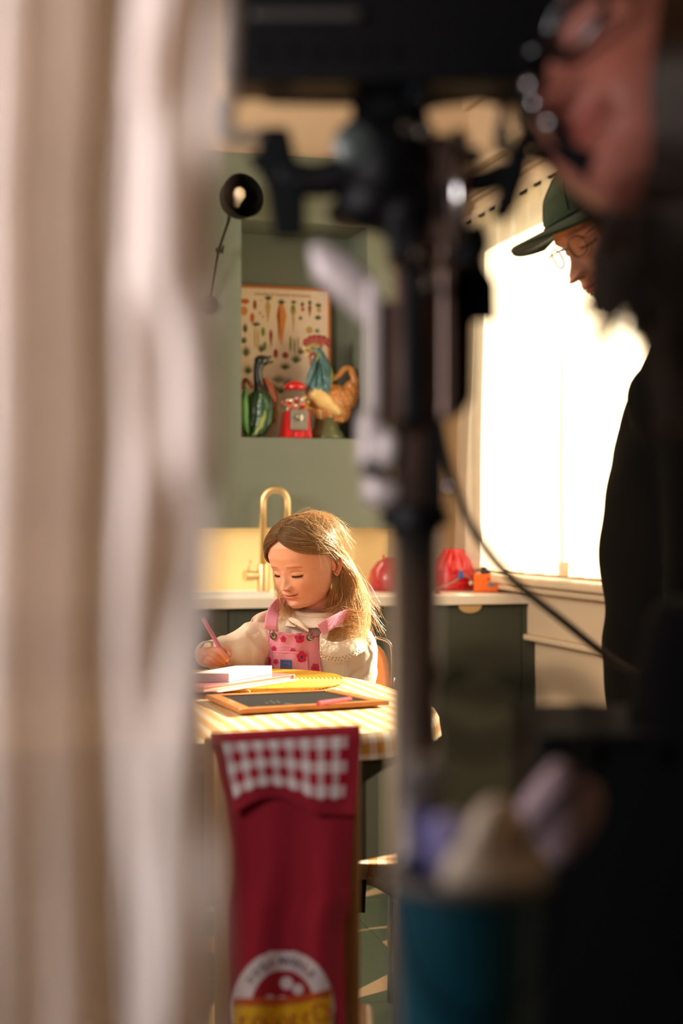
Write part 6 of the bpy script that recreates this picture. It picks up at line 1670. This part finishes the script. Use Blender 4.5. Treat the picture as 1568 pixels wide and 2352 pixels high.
# ================================================================== THE CAMERA OPERATOR
OD = .92
oM = hmat(P(1500, 212, OD), 60, -3, -34)
oh = Head('adult', .208, oM, .48, nose=.10, nosew=.042, zn=.30, zm=.19)
op_ = MB(); oh.build_into(op_)
ob_ = MB()
on = Vector((.345, .985, 1.205))
ob_.tube([oh.tow((0, .06, .22)), oh.tow((0, .10, .0)).lerp(on, .5), on], [.055, .052, .065], 18)
ox = .43
ob_.ell(Vector((ox, OD + .06, on.z - .20)), (.17, .12, .24)).ell(Vector((ox, OD + .06, on.z - .50)), (.15, .11, .22)).ell(Vector((ox, OD + .06, .80)), (.16, .12, .16))
for sd in (-1, 1): ob_.tube([Vector((ox + sd * .08, OD + .06, .78)), Vector((ox + sd * .09, OD + .04, .44)), Vector((ox + sd * .09, OD + .08, .06)), Vector((ox + sd * .09, OD - .04, .04))], [.085, .06, .042, .035], 16)
osh, oel, owr = Vector((ox - .15, OD + .05, on.z - .10)), Vector((ox - .19, OD + .06, .86)), Vector((ox - .14, OD - .02, .66))
ob_.tube([osh, oel, owr], [.05, .042, .028], 16)
ob_.tube([Vector((ox + .15, OD + .02, on.z - .10)), Vector((ox + .20, OD, .98)), Vector((ox + .10, OD - .20, .95))], [.05, .042, .028], 16)
ob_ = ob_.blob(.007, 5); op_.add(ob_.v, ob_.f, 0, None, (1, 1, 1))
add_hand(op_, owr, (.1, -.2, -1), (-1, 0, 0), size=.17, curl=.6)
add_hand(op_, Vector((ox + .10, OD - .20, .95)), (-.6, -.6, .1), (0, 0, 1), curl=.8)
om_ = thing('person', 'camera operator with brown hair and black-rimmed glasses close up at the right', 'person', (ox, OD + .06, 0))
op_.build('body', skin_mat('operator_skin', '#9a5c4b', .1, .5), om_, smooth=True)
jk = MB().ell(Vector((ox, OD + .06, on.z - .19)), (.20, .15, .25)).ell(Vector((ox, OD + .06, on.z - .50)), (.185, .14, .25)).ell(Vector((ox, OD + .06, .80)), (.19, .14, .18)).ell(Vector((ox, OD + .06, .95)), (.185, .135, .2))
jk.tube([osh, oel, owr + Vector((.012, .005, 0))], [.066, .058, .042], 20).tube([Vector((ox + .15, OD + .02, on.z - .10)), Vector((ox + .20, OD, .98)), Vector((ox + .12, OD - .17, .95))], [.066, .058, .042], 20)
jk.tube([on + Vector((0, 0, -.03)), on + Vector((.02, 0, .0))], [.09, .075], 20)
jk = jk.blob(.010, 6); jk.warp(lambda p: p + Vector((mnoise.noise(p * 8), mnoise.noise(p * 8 + Vector((3, 0, 0))), 0)) * .014); jk.build('jacket', m_sh, om_, smooth=True)
tr = MB()
for sd in (-1, 1): tr.tube([Vector((ox + sd * .08, OD + .06, .78)), Vector((ox + sd * .09, OD + .04, .44)), Vector((ox + sd * .09, OD + .08, .06))], [.11, .082, .065], 20)
tr.blob(.01, 4).build('trousers', m_sh, om_, smooth=True)
for sd in (-1, 1):
    s_ = MB().ell(Vector((ox + sd * .09, OD, .045)), (.05, .13, .05)); s_.v = [Vector((p.x, p.y, max(p.z, .002))) for p in s_.v]; s_.build('shoe', m_rub, om_, smooth=True)
glasses(oh, om_, mat('black_acetate', '#0b0a0a', .2, coat=.4), bpy.data.materials['spectacle_glass'], .0034, size=.9)
m_dh = hair_mat('dark_brown_hair', '#1a0f09', '#33200f', .15, .03)
cp = MB(); oh.cap(cp, .04, lambda p: (p.z > .86 if p.y < -.1 else (p.z > .80 - 1.4 * (p.y + .1) if p.y < .25 else p.z > .2)), zmin=.1); cp.build('hair_cap', m_dh, om_, smooth=True)
hr2 = MB(); ro_ = random.Random(21)
def rr(a, b): return ro_.uniform(a, b)
for i in range(1500):
    y0 = rr(-.30, .35); near = ro_.random() < .8; sd = 1 if near else -1; kf = (y0 + .3) / .65
    T_ = Vector((sd * rr(0, .05), y0, .42)); E_ = Vector((sd * .36, rr(-.20, .10) + .2 * kf, rr(-.10, .1))); C_ = Vector((sd * rr(.24, .36), -.20 + .55 * kf + rr(-.05, .05), rr(.22, .36)))
    path = []
    for k in range(9):
        t = k / 8; d_ = T_ * (1 - t) ** 2 + C_ * 2 * t * (1 - t) + E_ * t * t; path.append(oh.tow(oh.surfdir(d_, .035 + rr(0, .01) + .02 * sin(pi * t))))
    e = path[-1]
    g = ro_.random()
    if sd > 0:
        if g < .22: tg = P(rr(1350, 1470), rr(560, 690), rr(.86, .96))
        elif g < .45: tg = P(rr(1450, 1530), rr(620, 740), rr(.86, .96))
        else: tg = P(rr(1510, 1690), rr(700, 980), rr(.84, 1.0))
    else: tg = P(rr(1480, 1640), rr(640, 900), rr(.95, 1.05))
    md = e.lerp(tg, .45) + Vector((rr(-.004, .01), rr(-.01, .0), 0))
    strand(hr2, path + bez([e, md, tg, tg + Vector((rr(-.006, .006), 0, -.01))], 5)[1:], rr(.0007, .0016), .0003)
for i in range(70):       # loose locks in front, thin end pointing down left
    s_ = P(rr(1355, 1440), rr(395, 440), rr(.86, .90)); e = P(rr(1338, 1400) + 20, rr(700, 800), rr(.85, .88))
    strand(hr2, bez([s_, s_.lerp(e, .35) + Vector((.010 + rr(-.004, .006), 0, 0)), s_.lerp(e, .7) + Vector((.010, 0, 0)), e], 6), rr(.0006, .0011), .0002)
for i in range(750):      # hair falling past the near cheek
    x0 = rr(1515, 1700); q = ro_.random()
    if q < .35: tg = P(rr(1380, 1520), rr(560, 720), rr(.82, .90))
    else: tg = P(rr(1500, 1680), rr(650, 960), rr(.80, .90))
    strand(hr2, bez([P(x0 + 30, -160, .83), P(x0 - 6, 60, .795), P(x0 - 14 + rr(-8, 8), 280, .80), P(x0 * .6 + tg.x / tg.y * F * .4 + CX * .4 + rr(-8, 8), 470, .81), tg, tg + Vector((rr(-.005, .005), 0, -.012))], 5), rr(.0007, .0014), .0003)
hr2.build('hair', m_dh, om_, smooth=True)
hs = thing('headset', 'black headset microphone arm with shiny joints below the operator\'s face', 'headset', P(1300, 330, .86))
MB().tube(bez([P(1232, 150, .88), P(1222, 205, .87), P(1258, 270, .865), P(1310, 335, .86), P(1370, 395, .86), P(1450, 445, .87), P(1560, 470, .89)], 6), ramp([.004, .0055, .006, .0075, .009, .010, .009], 37), 14).build('boom_arm', m_rub, hs, smooth=True)
for x, y in ((1214, 198), (1224, 240), (1258, 285)):
    MB().lathe([(.0035, 0), (.0035, .005), (0, .006)], P(x, y, .85), rotm(pi / 2, 0, 0), n=14).build('joint', M['chrome'], hs, smooth=True)
MB().tube(bez([P(1200, 190, .87), P(1210, 260, .87), P(1245, 330, .87), P(1300, 370, .87), P(1380, 430, .88)], 5), .0026, 8).build('wire', m_rub, hs, smooth=True)
